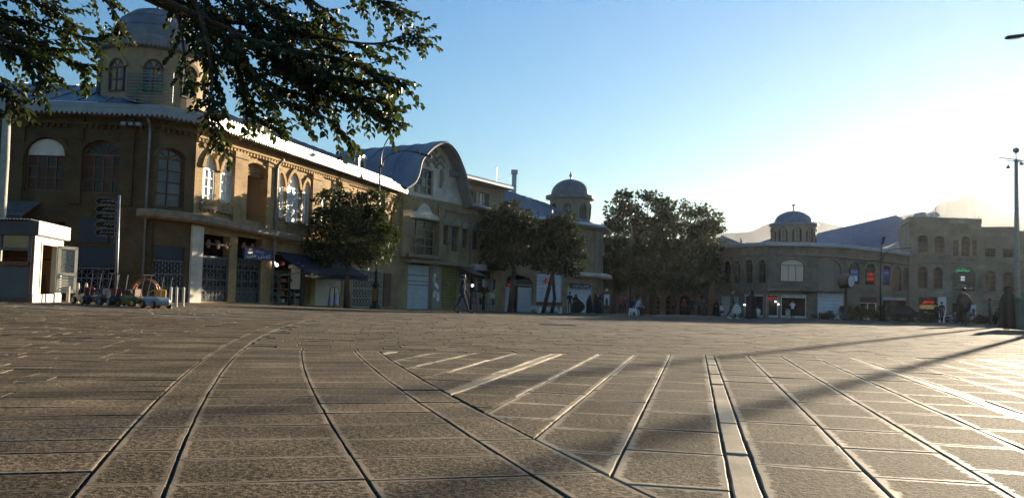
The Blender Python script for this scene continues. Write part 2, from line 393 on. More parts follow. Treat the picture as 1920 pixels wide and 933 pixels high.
def wall_mesh(F, outer, holes, reveal=.35, mb=None):
    """front sheet with true openings and their reveals"""
    mb = mb or MB(); loops = [outer] + holes
    tri = geometry.tessellate_polygon([[Vector((p[0], p[1], 0)) for p in l] for l in loops])
    flat = [p for l in loops for p in l]; mb.add([F.P(p[0], p[1]) for p in flat], [tuple(t) for t in tri])
    for h in holes:
        n = len(h); mb.add([F.P(p[0], p[1]) for p in h] + [F.P(p[0], p[1], -reveal) for p in h], [(i, (i + 1) % n, n + (i + 1) % n, n + i) for i in range(n)])
    return mb
M_GLASS = mat('window_glass', (.014, .015, .016), .14, .3, 1, spec=.22)
M_GLASS2 = mat('window_glass_pale', (.075, .085, .09), .1, .4, 2, spec=.5)
M_WOOD = mat('brown_window_wood', (.13, .06, .032), .6, .3, 6, .2, 40)
M_WHITEP = mat('white_paint', (.74, .71, .64), .55, .08, 5, dirt=.25)
M_CURT = mat('white_backed_pane', (.70, .68, .62), .35, .06, 5, spec=.6)
M_DARKMETAL = mat('black_metal', (.02, .02, .022), .45, .3, 6, metal=.3)
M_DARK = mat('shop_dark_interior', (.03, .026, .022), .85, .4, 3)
def window(B, F, poly, cols=2, rows=3, fm=None, pm=None, d=-.22, fw=.07, fan=None, label=None):
    """one window: frame and bars as the part, every pane a sub-part of it"""
    fm = fm or M_WOOD; pm = pm or M_GLASS
    ss = [p[0] for p in poly]; zz = [p[1] for p in poly]; s0, s1, z0, z1 = min(ss), max(ss), min(zz), max(zz)
    zs = max(poly[0][1], poly[2][1]) if len(poly) > 4 else z1
    inn = shrink(poly, fw); n = len(poly); mb = MB()
    if len(inn) == n:
        for d0, d1 in ((d - .03, d + .05),):
            vs = [F.P(*p, d1) for p in poly] + [F.P(*p, d1) for p in inn] + [F.P(*p, d0) for p in inn]
            mb.add(vs, [(i, (i + 1) % n, n + (i + 1) % n, n + i) for i in range(n)] + [(n + i, n + (i + 1) % n, 2 * n + (i + 1) % n, 2 * n + i) for i in range(n)])
    else: mb.prism(poly, F.P, d - .03, d + .002)
    def bar(a0, a1, b0, b1, dd=.04): mb.hexa([F.P(a0, b0, d - .02), F.P(a1, b0, d - .02), F.P(a1, b1, d - .02), F.P(a0, b1, d - .02), F.P(a0, b0, d + dd), F.P(a1, b0, d + dd), F.P(a1, b1, d + dd), F.P(a0, b1, d + dd)])
    b = fw * .4; i0, i1, j0, j1 = s0 + fw, s1 - fw, z0 + fw, (zs if zs < z1 - .02 else z1 - fw)
    for k in range(1, cols): x = i0 + (i1 - i0) * k / cols; bar(x - b, x + b, j0, j1)
    for k in range(1, rows): z = j0 + (j1 - j0) * k / rows; bar(i0, i1, z - b * .8, z + b * .8, .03)
    arch = zs < z1 - .02
    if arch:
        bar(i0, i1, zs - b * 1.3, zs + b * 1.3, .055)
        if fan:
            c = (s0 + s1) / 2
            for k in range(1, fan):
                a = pi * k / fan; R = .94; x1, zt = c + (s1 - s0) / 2 * R * cos(a), zs + (z1 - zs) * R * sin(a)
                mb.tube([F.P(c, zs, d + .01), F.P(x1, zt, d + .01)], b * .8, 4)
    W = mb.build('window', fm, B, label=label)
    g = .004
    for ci in range(cols):
        for ri in range(rows):
            a0 = i0 + (i1 - i0) * ci / cols + (b if ci else -.01) + g; a1 = i0 + (i1 - i0) * (ci + 1) / cols - (b if ci < cols - 1 else -.01) - g
            b0 = j0 + (j1 - j0) * ri / rows + (b if ri else -.01) + g; b1 = j0 + (j1 - j0) * (ri + 1) / rows - (b if ri < rows - 1 or arch else -.01) - g
            w = random.uniform(-.004, .004)
            m = pm if not isinstance(pm, (list, tuple)) else random.choice(pm)
            MB().hexa([F.P(a0, b0, d - .015), F.P(a1, b0, d - .015), F.P(a1, b1, d - .015), F.P(a0, b1, d - .015), F.P(a0, b0, d - .005 + w), F.P(a1, b0, d - .005 - w), F.P(a1, b1, d - .005 - w), F.P(a0, b1, d - .005 + w)]).build('pane', m, W)
    if arch:
        c = (s0 + s1) / 2; top = [p for p in shrink(poly, fw * .8) if p[1] >= zs - .001]
        if len(top) >= 3: MB().prism([(i0, zs + b)] + [(i1, zs + b)] + [p for p in top if p[1] > zs + b], F.P, d - .014, d - .006).build('pane', pm if not isinstance(pm, (list, tuple)) else pm[0], W)
    return W
def hood(B, F, poly, m, w=.16, d=.07, name='window_surround'):
    """raised moulding following the head of an opening"""
    ss = [p[0] for p in poly]; zs = poly[2][1] if len(poly) > 4 else None
    if zs is None: return None
    head = poly[2:]; c = ((min(ss) + max(ss)) / 2, zs - .1); mb = MB(); n = len(head)
    out = [(c[0] + (p[0] - c[0]) * (1 + w / max(.2, Vector((p[0] - c[0], p[1] - c[1])).length)), c[1] + (p[1] - c[1]) * (1 + w / max(.2, Vector((p[0] - c[0], p[1] - c[1])).length))) for p in head]
    vs = [F.P(*p, d) for p in head] + [F.P(*p, d) for p in out] + [F.P(*p, .002) for p in head] + [F.P(*p, .002) for p in out]
    fs = []
    for i in range(n - 1): fs += [(i, i + 1, n + i + 1, n + i), (n + i, n + i + 1, 3 * n + i + 1, 3 * n + i), (i, 2 * n + i, 2 * n + i + 1, i + 1)]
    fs += [(0, n, 3 * n, 2 * n), (n - 1, 3 * n - 1, 4 * n - 1, 2 * n - 1)]
    return mb.add(vs, fs).build(name, m, B)
def fbox(F, s0, s1, z0, z1, d0, d1, mb=None):
    mb = mb or MB(); return mb.hexa([F.P(s0, z0, d0), F.P(s1, z0, d0), F.P(s1, z0, d1), F.P(s0, z0, d1), F.P(s0, z1, d0), F.P(s1, z1, d0), F.P(s1, z1, d1), F.P(s0, z1, d1)])
def offsets(pts, closed=False):
    """outward mitre vectors of a plan polyline seen from the camera side"""
    res = []
    for i, p in enumerate(pts):
        ns = []
        for a, b in ((i - 1, i), (i, i + 1)):
            if 0 <= a and b < len(pts):
                F = Facade(pts[a], pts[b]); ns.append(F.n)
        if len(ns) == 1: res.append(ns[0])
        else: m = (ns[0] + ns[1]).normalized(); res.append(m / max(.3, m.dot(ns[0])))
    return res
def sweep(pts, zs, prof, mb=None):
    """profile of (outward, up) carried along a plan polyline whose datum heights are zs"""
    mb = mb or MB(); of = offsets(pts); rings = [[(p[0] + o.x * a, p[1] + o.y * a, z + b) for a, b in prof] for p, o, z in zip(pts, of, zs)]
    return mb.loft(rings, True, True)
def valance(pts, zs, d, h, tooth, mb=None):
    """scalloped fascia hanging under an eave"""
    mb = mb or MB(); of = offsets(pts)
    for i in range(len(pts) - 1):
        a = Vector((pts[i][0] + of[i].x * d, pts[i][1] + of[i].y * d)); b = Vector((pts[i + 1][0] + of[i + 1].x * d, pts[i + 1][1] + of[i + 1].y * d)); n = max(1, int((b - a).length / tooth)); F = Facade(a, b)
        for k in range(n):
            t0, t1 = k / n, (k + 1) / n; p, q = a.lerp(b, t0), a.lerp(b, t1); z0, z1 = zs[i] + (zs[i + 1] - zs[i]) * t0, zs[i] + (zs[i + 1] - zs[i]) * t1; m = (p + q) / 2; zm = (z0 + z1) / 2; e = F.n * .012
            f = [(p.x, p.y, z0), (q.x, q.y, z1), (q.x, q.y, z1 - h * .35), (m.x, m.y, zm - h), (p.x, p.y, z0 - h * .35)]
            mb.add(f + [(x - e.x, y - e.y, z) for x, y, z in f], [(0, 1, 2, 3, 4), (9, 8, 7, 6, 5)] + [(j, j + 5, (j + 1) % 5 + 5, (j + 1) % 5) for j in range(5)])
    return mb
def seam_roof(B, name, a0, a1, b0, b1, n, m, seam=.05, pm=None):
    """metal roof slope between eave a0-a1 and ridge b0-b1: each sheet a sub-part, standing seams between"""
    a0, a1, b0, b1 = map(Vector, (a0, a1, b0, b1)); nn = (a1 - a0).cross(b0 - a0).normalized()
    if nn.z < 0: nn = -nn
    R = MB()
    for k in range(n + 1):
        t = k / n; p, q = a0.lerp(a1, t), b0.lerp(b1, t); w = (a1 - a0).normalized() * .018
        R.hexa([p - w, p + w, q + w, q - w, p - w + nn * seam, p + w + nn * seam, q + w + nn * seam, q - w + nn * seam])
    Ro = R.build(name, m, B)
    for k in range(n):
        t0, t1 = k / n, (k + 1) / n; p, q, r, s = a0.lerp(a1, t0), a0.lerp(a1, t1), b0.lerp(b1, t1), b0.lerp(b1, t0); w = (a1 - a0).normalized() * .02; j = nn * random.uniform(-.006, .006)
        mid0, mid1 = (p + s) / 2 + j * 2, (q + r) / 2 + j
        mb = MB(); up = nn * .004
        mb.add([p + w, q - w, mid1 - w, mid0 + w, r - w, s + w] + [v - nn * .03 for v in (p + w, q - w, mid1 - w, mid0 + w, r - w, s + w)], [(0, 1, 2, 3), (3, 2, 4, 5), (6, 9, 8, 7), (9, 11, 10, 8), (0, 6, 7, 1), (1, 7, 8, 2), (2, 8, 10, 4), (4, 10, 11, 5), (5, 11, 9, 3), (3, 9, 6, 0)])
        mb.build('roof_sheet', pm or m, Ro)
    return Ro
def shutter(B, F, s0, s1, z0, z1, m, slat=.11, d=-.12, name='roller_shutter', label=None):
    """rolled-steel shutter of pressed slats with its side guides"""
    mb = MB(); n = max(4, int((z1 - z0) / slat)); rows = []
    for k in range(n):
        a, b = z0 + (z1 - z0) * k / n, z0 + (z1 - z0) * (k + 1) / n; mm = a + (b - a) * .82
        rows += [(d, a), (d + .028, a + (mm - a) * .5), (d, mm), (d - .018, mm + .002), (d - .018, b - .002)]
    mb.add([F.P(s0, z, dd) for dd, z in rows] + [F.P(s1, z, dd) for dd, z in rows], [(i, i + 1, len(rows) + i + 1, len(rows) + i) for i in range(len(rows) - 1)])
    for a in (s0, s1): fbox(F, a - .04, a + .04, z0, z1, d - .05, d + .05, mb)
    return mb.build(name, m, B, label=label)
def grille(B, F, s0, s1, z0, z1, m, step=.16, d=-.05, rails=3, label=None, name='lattice_grille'):
    """folding lattice gate"""
    mb = MB(); n = int((s1 - s0) / step); w = .011
    for k in range(n + 1): x = s0 + (s1 - s0) * k / n; fbox(F, x - w, x + w, z0, z1, d - .02, d, mb)
    for k in range(rails + 1): z = z0 + (z1 - z0) * k / rails; fbox(F, s0, s1, z - .02, z + .02, d - .028, d + .006, mb)
    st = step * 1.5; m_ = int((z1 - z0) / st)
    for k in range(0, n - 1, 2):
        xa, xb = s0 + (s1 - s0) * k / n, s0 + (s1 - s0) * min(n, k + 2) / n
        for j in range(m_):
            za, zb = z0 + (z1 - z0) * j / m_, z0 + (z1 - z0) * (j + 1) / m_
            for p, q in (((xa, za), (xb, zb)), ((xb, za), (xa, zb))):
                mb.hexa([F.P(p[0], p[1] - w, d), F.P(q[0], q[1] - w, d), F.P(q[0], q[1] + w, d), F.P(p[0], p[1] + w, d), F.P(p[0], p[1] - w, d + .012), F.P(q[0], q[1] - w, d + .012), F.P(q[0], q[1] + w, d + .012), F.P(p[0], p[1] + w, d + .012)])
    return mb.build(name, m, B, label=label)
FORMS = {'ا': (0xFE8D, 2), 'آ': (0xFE81, 2), 'ب': (0xFE8F, 4), 'پ': (0xFB56, 4), 'ت': (0xFE95, 4), 'ج': (0xFE9D, 4), 'خ': (0xFEA5, 4), 'د': (0xFEA9, 2), 'ر': (0xFEAD, 2), 'ز': (0xFEAF, 2), 'س': (0xFEB1, 4), 'ش': (0xFEB5, 4), 'ص': (0xFEB9, 4), 'ط': (0xFEC1, 4), 'ف': (0xFED1, 4), 'ق': (0xFED5, 4), 'ک': (0xFB8E, 4), 'گ': (0xFB92, 4), 'ل': (0xFEDD, 4), 'م': (0xFEE1, 4), 'ن': (0xFEE5, 4), 'و': (0xFEED, 2), 'ه': (0xFEE9, 4), 'ی': (0xFBFC, 4), 'ع': (0xFEC9, 4), 'ح': (0xFEA1, 4)}
def shaped(s):
    out = []
    for i, c in enumerate(s):
        if c not in FORMS: out.append(c); continue
        b, n = FORMS[c]; pv = i > 0 and s[i - 1] in FORMS and FORMS[s[i - 1]][1] == 4; nx = i < len(s) - 1 and s[i + 1] in FORMS
        out.append(chr(b + (1 if pv else 0)) if n == 2 else chr(b + (3 if pv and nx else 1 if pv else 2 if nx else 0)))
    return ''.join(out[::-1])
def lettering(parent, text, fn, s0, s1, zc, h, m, d, depth=.012, name='lettering', slant=0., latin=False):
    """writing fitted between s0 and s1 on the surface fn(s, z, d)"""
    cu = bpy.data.curves.new('lettering', 'FONT'); cu.body = text if latin else shaped(text); cu.size = 1; cu.resolution_u = 2
    o = bpy.data.objects.new('lettering', cu); COL.objects.link(o); bpy.context.view_layer.update()
    me = bpy.data.meshes.new_from_object(o.evaluated_get(bpy.context.evaluated_depsgraph_get())); bpy.data.objects.remove(o); bpy.data.curves.remove(cu)
    if not me.vertices: return None
    xs = [v.co.x for v in me.vertices]; ys = [v.co.y for v in me.vertices]; a, b, c, e = min(xs), max(xs), min(ys), max(ys)
    mb = MB(); k = (s1 - s0) / (b - a); kz = h / (e - c)
    mb.add([fn(s0 + (v.co.x - a) * k + slant * (v.co.y - c) * kz, zc - h / 2 + (v.co.y - c) * kz, d) for v in me.vertices], [tuple(p.vertices) for p in me.polygons]); bpy.data.meshes.remove(me)
    return mb.build(name, m, parent)
def mpoly(pts, k):
    """smooth a picture outline (Catmull-Rom)"""
    out = []
    for i in range(len(pts) - 1):
        p0, p1, p2, p3 = [Vector(pts[max(0, min(len(pts) - 1, j))]) for j in (i - 1, i, i + 1, i + 2)]
        for t in [j / k for j in range(k)]:
            out.append(tuple(.5 * ((2 * p1) + (p2 - p0) * t + (2 * p0 - 5 * p1 + 4 * p2 - p3) * t * t + (3 * p1 - p0 - 3 * p2 + p3) * t ** 3)))
    return out + [tuple(pts[-1])]
def tower(B, c, r, z0, z1, eave, dr, dh, wm, rm, nwin, wz0, wz1, ww, a0, finial=0, ribs=24, over=.35, teeth=.22, fm=None, pm=None, tiers=False):
    """round lantern with arched windows, scalloped eave and a ribbed metal dome"""
    c = Vector((c[0], c[1], 0)); n = 48
    T = MB().lathe([(r, z0), (r, z1)], c, n).build('tower_drum', wm, B, smooth=False)
    MB().lathe([(r - .02, z1 - .18), (r + over * .6, z1 - .1), (r + over, z1 + .02), (r + over, z1 + eave), (r + over * .35, z1 + eave + .08), (dr + .02, z1 + eave + .1)], c, n).build('tower_cornice', rm, T)
    pts = [(c.x + (r + over) * cos(2 * pi * k / n), c.y + (r + over) * sin(2 * pi * k / n)) for k in range(n + 1)]; mb = MB()
    m = max(1, int(2 * pi * (r + over) / n / teeth + .5))
    for i in range(n):
        for k in range(m):
            p, q = Vector(pts[i]).lerp(Vector(pts[i + 1]), k / m), Vector(pts[i]).lerp(Vector(pts[i + 1]), (k + 1) / m); mid = (p + q) / 2; zz = z1 + .03
            mb.add([(p.x, p.y, zz), (q.x, q.y, zz), (q.x, q.y, zz - .06), (mid.x, mid.y, zz - .17), (p.x, p.y, zz - .06)], [(0, 1, 2, 3, 4)])
    mb.build('valance', rm, T)
    zb = z1 + eave + .1; prof = [(dr * cos(t), zb + dh * sin(t)) for t in [pi / 2 * k / 14 for k in range(14)]] + [(.02 * dr, zb + dh)]
    D = MB().lathe(prof, c, n).build('dome', rm, B, smooth=True); mb = MB()
    for k in range(ribs):
        a = 2 * pi * k / ribs; mb.tube([(c.x + (q + .005) * cos(a), c.y + (q + .005) * sin(a), z + .01) for q, z in prof[:-1]], .022, 4)
    if tiers:
        for k in (3, 6, 9):
            q, z = prof[k]; mb.tube([(c.x + (q + .01) * cos(2 * pi * i / 40), c.y + (q + .01) * sin(2 * pi * i / 40), z) for i in range(41)], .02, 4)
    mb.build('dome_seam', rm, D)
    if finial: MB().lathe([(.14, zb + dh - .06), (.07, zb + dh + .1 * finial), (.05, zb + dh + .28 * finial), (.17, zb + dh + .45 * finial), (.17, zb + dh + .55 * finial), (.05, zb + dh + .68 * finial), (.09, zb + dh + .76 * finial), (.02, zb + dh + finial)], c, 10).build('finial', rm, D, smooth=True)
    for k in range(nwin):
        a = a0 + 2 * pi * k / nwin; t = Vector((-sin(a), cos(a))); o = Vector((cos(a), sin(a)))
        if (Vector((c.x, c.y)) + o * r).dot(o) > .35 * r * 10: continue
        half = ww / 2; base = Vector((c.x, c.y)) + o * (sqrt(max(.01, r * r - half * half)) - .02)
        F = Facade(base - t * half, base + t * half)
        if F.n.dot(o) < 0: F.n = -F.n
        poly = outline('round', 0, ww, wz0, wz1)
        window(T, F, poly, 2, 2, fm or M_WOOD, pm or M_GLASS, d=.06, fw=.07, fan=3) if False else arch_window(T, F, poly, fm or M_WOOD, pm or M_GLASS)
        hood(T, F, poly, wm, .14, .14)
    return T
def arch_window(T, F, poly, fm, pm, d=.05, fw=.07):
    """window of a lantern: one sub-part (the lantern is itself a part)"""
    inn = shrink(poly, fw); mb = MB(); mb.cur = 1; mb.prism(poly, F.P, -.25, d); mb.cur = 0; n = len(poly)
    if len(inn) == n: mb.add([F.P(*p, d + .07) for p in poly] + [F.P(*p, d + .07) for p in inn] + [F.P(*p, d + .002) for p in inn], [(i, (i + 1) % n, n + (i + 1) % n, n + i) for i in range(n)] + [(n + i, n + (i + 1) % n, 2 * n + (i + 1) % n, 2 * n + i) for i in range(n)])
    s0, s1, z0, zs, z1 = poly[0][0], poly[1][0], poly[0][1], poly[2][1], max(p[1] for p in poly); c = (s0 + s1) / 2
    fbox(F, c - .03, c + .03, z0, zs, d, d + .055, mb)
    for z in (zs, z0 + (zs - z0) * .5): fbox(F, s0 + .05, s1 - .05, z - .025, z + .025, d, d + .05, mb)
    for k in (1, 2): a = pi * k / 3; mb.tube([F.P(c, zs, d + .02), F.P(c + (s1 - s0) * .46 * cos(a), zs + (z1 - zs) * .94 * sin(a), d + .02)], .02, 4)
    return mb.build('window', [fm, pm], T)
# ------------------------------------------------------------------ buildings
M_ZINC = mat('zinc_sheet', (.36, .39, .44), .42, .14, 2.5, .12, 9, metal=.35, spec=.5, dirt=.35, streak=True)
M_ROOF = mat('blue_grey_roof_metal', (.17, .20, .26), .5, .2, 1.2, .12, 6, metal=.3, dirt=.3)
M_DOME = mat('weathered_dome_metal', (.20, .20, .21), .55, .25, 1.5, .1, 12, metal=.2, dirt=.4)
M_FASC = mat('white_fascia_metal', (.24, .25, .265), .4, .12, 3, dirt=.3, metal=.15, streak=True)
M_PLAST = mat('ochre_plaster', (.34, .25, .15), .85, .22, 1.6, .4, 20, dirt=.45, streak=True)
M_GREYPL = mat('grey_plaster', (.32, .265, .19), .85, .22, 1.8, .4, 22, dirt=.5, streak=True)
M_WHPL = mat('whitewashed_plaster', (.62, .57, .48), .85, .16, 1.5, .4, 20, dirt=.55)
M_LEDGE = mat('stone_ledge', (.24, .19, .13), .8, .3, 3, .5, 18, dirt=.4)
M_BLUE = mat('blue_painted_steel', (.008, .019, .038), .45, .25, 4, dirt=.3)
M_IRON = mat('grey_iron', (.16, .17, .18), .5, .3, 8, metal=.4)
M_CREAM = mat('cream_gate_paint', (.62, .56, .42), .6, .2, 6, dirt=.35)
M_SHUT = mat('white_shutter_steel', (.60, .61, .62), .45, .1, 4, dirt=.3, metal=.15)
M_SHUTG = mat('grey_shutter_steel', (.42, .45, .48), .45, .12, 4, dirt=.3, metal=.2)
M_OLIVE = mat('olive_shutter_paint', (.20, .15, .04), .6, .2, 3, dirt=.4)
M_PIPE = mat('downpipe_zinc', (.22, .24, .26), .5, .25, 5, metal=.4, dirt=.3)
M_BROWNP = mat('red_brown_paint', (.16, .06, .035), .6, .3, 5, dirt=.3)
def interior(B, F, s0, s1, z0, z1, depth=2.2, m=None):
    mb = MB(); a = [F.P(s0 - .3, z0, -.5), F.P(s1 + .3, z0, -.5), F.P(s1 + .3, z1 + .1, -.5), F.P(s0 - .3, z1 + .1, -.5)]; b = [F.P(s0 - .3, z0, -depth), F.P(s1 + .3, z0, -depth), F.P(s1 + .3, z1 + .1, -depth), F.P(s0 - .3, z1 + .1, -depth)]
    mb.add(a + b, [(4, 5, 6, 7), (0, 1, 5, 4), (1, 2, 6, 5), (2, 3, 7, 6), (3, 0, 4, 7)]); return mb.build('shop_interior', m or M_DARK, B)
def dentils(B, F, s0, s1, z, m, step=.26, w=.13, h=.16, d=.12, name='dentil_course'):
    mb = MB(); n = int((s1 - s0) / step)
    for k in range(n): fbox(F, s0 + k * step, s0 + k * step + w, z - h, z, .002, d, mb)
    fbox(F, s0, s1, z, z + .1, .002, d + .05, mb); return mb.build(name, m, B)
def downpipe(B, F, s, z0, z1, d=.14, r=.055): return MB().tube([F.P(s, z1 + .25, d + .35), F.P(s, z1, d + .05), F.P(s, z1 - .25, d), F.P(s, z0, d)], r, 8).build('downpipe', M_PIPE, B, smooth=True)
def deck(B, pts, zs, depth, m, name='roof_deck'):
    """flat top, back and ends that close a building behind its street wall"""
    of = offsets(pts); a = [(p[0], p[1], z) for p, z in zip(pts, zs)]; b = [(p[0] - o.x * depth, p[1] - o.y * depth, z) for p, o, z in zip(pts, of, zs)]; n = len(pts)
    lo = [(x, y, G(x, y) - .3) for x, y, z in b]; la = [(x, y, G(x, y) - .3) for x, y, z in a]
    mb = MB().add(a + b + lo + la, [(i, i + 1, n + i + 1, n + i) for i in range(n - 1)] + [(n + i, n + i + 1, 2 * n + i + 1, 2 * n + i) for i in range(n - 1)] + [(0, n, 2 * n, 3 * n), (n - 1, 2 * n - 1, 3 * n - 1, 4 * n - 1)])
    return mb.build(name, m, B)
class Chain:
    def __init__(s, pts): s.F = [Facade(a, b) for a, b in zip(pts, pts[1:])]
    def seg(s, px):
        best = None
        for i, f in enumerate(s.F):
            a = f.sz(px, 520)[0]; e = max(0, -a, a - f.L)
            if best is None or e < best[0]: best = (e, i)
        return best[1]

# --- the corner building with the big dome, at the left
c1 = [plan(-250, 35.2), plan(283, 35.8), plan(354, 37.15), plan(739, 57.5)]
B1 = empty('corner_building', (c1[2][0], c1[2][1], G(*c1[2])), 'long brick corner building with big dome tower and white scalloped metal eaves', 'building')
F0, F1, F2 = [Facade(a, b) for a, b in zip(c1, c1[1:])]
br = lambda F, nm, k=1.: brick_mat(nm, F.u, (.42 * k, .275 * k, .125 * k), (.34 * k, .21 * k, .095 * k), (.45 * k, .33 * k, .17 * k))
M_B0, M_B1, M_B2 = br(F0, 'brick_left_shaded', .27), br(F1, 'brick_corner_shaded', .34), br(F2, 'brick_long')  # left and corner: same brick, darkened to paint in the shade on those walls
ZE = [8.05, 8.05, 8.05, 7.8]
def op(F, kind, x0, x1, yt, yb, ys=None, d=0.):
    s0, s1, z0, z1 = F.rect(x0, x1, yt, yb, d); zs = F.sz((x0 + x1) / 2, ys, d)[1] if ys else None
    return outline(kind, s0, s1, z0, z1, zs)
def box_of(F, x0, x1, yt, yb, d=0.): return F.rect(x0, x1, yt, yb, d)
def ground_box(F, x0, x1, yt, d=0.):
    s0, s1, _, z1 = F.rect(x0, x1, yt, yt + 60, d); p = F.P((s0 + s1) / 2, 0); return s0, s1, G(p.x, p.y) + .06, z1
def shop_hole(b): return outline('rect', b[0], b[1], b[2], b[3])
# left wall
w0a, w0b = op(F0, 'round', 47, 122, 257, 357, 290), op(F0, 'round', 153, 228, 263, 362, 290)
g0 = ground_box(F0, 143, 214, 462); g0b = ground_box(F0, 20, 120, 415)
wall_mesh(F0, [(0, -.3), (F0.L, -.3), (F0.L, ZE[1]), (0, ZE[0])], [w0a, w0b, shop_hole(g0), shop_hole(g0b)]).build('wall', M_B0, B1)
M_SHUTW = mat('brown_shutter_board', (.06, .026, .013), .6, .3, 5)
window(B1, F0, w0a, 4, 3, M_WOOD, [M_GLASS, M_SHUTW], label='wide brown window under a plain whitewashed arch'); window(B1, F0, w0b, 4, 3, M_WOOD, [M_GLASS, M_SHUTW], fan=5)
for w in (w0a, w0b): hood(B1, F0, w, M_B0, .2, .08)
zs_ = w0a[2][1]; MB().prism([p for p in shrink(w0a, .05) if p[1] > zs_ - .02], F0.P, -.2, -.1).build('arch_infill', M_WHPL, B1, label='whitewashed plaster filling of the arch')
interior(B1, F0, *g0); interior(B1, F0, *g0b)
s0, s1, z0, z1 = g0; grille(B1, F0, s0, s1, z0, z1 - .9, M_IRON, .2); fbox(F0, s0, s1, z1 - .85, z1, -.2, -.05).build('fascia_panel', M_BLUE, B1)
a = box_of(F0, 150, 206, 408, 455); fbox(F0, *a, .003, .1).build('blank_sign_panel', M_BLUE, B1)
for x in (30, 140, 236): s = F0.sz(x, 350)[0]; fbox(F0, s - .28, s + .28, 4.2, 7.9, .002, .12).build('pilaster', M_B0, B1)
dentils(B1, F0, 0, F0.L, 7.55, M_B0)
# splayed corner
w1 = op(F1, 'round', 290, 347, 278, 388, 297); g1 = ground_box(F1, 274 + 14, 346, 462)
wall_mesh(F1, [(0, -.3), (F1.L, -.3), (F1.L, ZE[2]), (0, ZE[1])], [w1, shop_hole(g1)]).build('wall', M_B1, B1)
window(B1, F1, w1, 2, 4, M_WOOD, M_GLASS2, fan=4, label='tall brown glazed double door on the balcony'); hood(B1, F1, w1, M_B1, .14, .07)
interior(B1, F1, *g1); s0, s1, z0, z1 = g1; grille(B1, F1, s0, s1, z0, z1 - .6, M_IRON, .13); fbox(F1, s0, s1, z1 - .55, z1, -.2, -.06).build('fascia_panel', M_BLUE, B1)
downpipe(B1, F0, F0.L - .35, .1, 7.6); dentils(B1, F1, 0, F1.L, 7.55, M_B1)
# long sunlit wall
W = [('pointed', 380, 403, 287, 388, 317), ('pointed', 413, 437, 297, 396, 327), ('pointed', 515.5, 532, 323, 408, 348), ('pointed', 537.5, 560, 323, 418, 353), ('pointed', 566, 580, 339, 419, 362), ('round', 596, 611, 352, 425, 368), ('round', 619, 633, 358, 428, 372), ('round', 655, 668, 372, 432, 385), ('round', 680, 692, 380, 437, 392), ('round', 732, 738.3, 384, 444, 396)]
polys = [op(F2, *w) for w in W]; rec = op(F2, 'round', 453, 500, 305, 414, 328)
gs = [ground_box(F2, 377, 431, 440), ground_box(F2, 445, 491, 446), ground_box(F2, 511, 584, 478), ground_box(F2, 591, 642, 508), ground_box(F2, 661, 716, 506)]
wall_mesh(F2, [(0, -.3), (F2.L, -.3), (F2.L, ZE[3]), (0, ZE[2])], polys + [shop_hole(g) for g in gs]).build('wall', M_B2, B1) if False else None
wall_mesh(F2, [(0, -.3), (F2.L, -.3), (F2.L, ZE[3]), (0, ZE[2])], polys + [rec] + [shop_hole(g) for g in gs], .38).build('wall', M_B2, B1)
for i, p in enumerate(polys):
    window(B1, F2, p, 2, 4 if i < 5 else 3, M_WHITEP if i < 5 else M_WOOD, M_CURT if i < 6 else M_GLASS2, d=-.07 if i < 6 else -.2, fw=.08, fan=4); hood(B1, F2, p, M_B2, .2, .1)
    s0, s1 = p[0][0], p[1][0]; fbox(F2, s0 - .1, s1 + .1, p[0][1] - .12, p[0][1] - .004, -.1, .12).build('window_sill', M_LEDGE, B1)
# blind recess with a pierced brick fan
mb = MB(); mb.prism(rec, F2.P, -1.15, -1.1); n = len(rec); mb.add([F2.P(*p, -.38) for p in rec] + [F2.P(*p, -1.1) for p in rec], [(i, (i + 1) % n, n + (i + 1) % n, n + i) for i in range(n)]); mb.build('recess', M_PLAST, B1)
zs_ = rec[2][1]; s0, s1 = rec[0][0], rec[1][0]; mb = MB()
for k in range(14):
    x = s0 + (s1 - s0) * (k + .5) / 14; c = (s0 + s1) / 2; zt = zs_ + (max(p[1] for p in rec) - zs_) * sqrt(max(0, 1 - ((x - c) / (s1 - c)) ** 2))
    fbox(F2, x - .05, x + .05, zs_, zt, -.3, -.2, mb)
for k in range(5): z = zs_ + k * .17; fbox(F2, s0 + .05 + k * .16, s1 - .05 - k * .16, z - .03, z + .03, -.31, -.19, mb)
mb.build('brick_fan', M_B2, B1); hood(B1, F2, rec, M_B2, .2, .1)
for x, w in ((445, .5), (507, .55), (590, .5), (642, .4), (722, .3)):
    s = F2.sz(x, 380)[0]; fbox(F2, s - w, s + w, 3.9, 7.3, .002, .16).build('pilaster', M_B2, B1); fbox(F2, s - w - .08, s + w + .08, 7.0, 7.18, .002, .22).build('pilaster_cap', M_B2, B1)
# diaper brick relief over the paired and the triple windows and below them
def relief(F, s0, s1, z0, z1, polys, m, B, step=.34):
    mb = MB(); k = 0; z = z0
    while z < z1:
        s = s0 + (k % 2) * step / 2
        while s < s1:
            ok = all(not (min(q[0] for q in p) - .28 < s < max(q[0] for q in p) + .28 and z < max(q[1] for q in p) + .26 - abs(s - (p[0][0] + p[1][0]) / 2) * .35 and z > p[0][1] - .25) for p in polys)
            if ok: c = F.P(s, z, .045); R = Matrix(((F.u.x, F.n.x, 0), (F.u.y, F.n.y, 0), (0, 0, 1))) @ Matrix.Rotation(pi / 4, 3, 'Y'); mb.box(c, (.17, .09, .17), M=R)
            s += step
        z += step * .38; k += 1
    return mb.build('brick_relief', m, B)
sa = F2.sz(378, 350)[0]; sb = F2.sz(438, 350)[0]; relief(F2, sa, sb, polys[0][2][1] - .3, 7.2, polys[:2], M_B2, B1); relief(F2, sa, sb, 4.35, 4.75, [], M_B2, B1, .3)
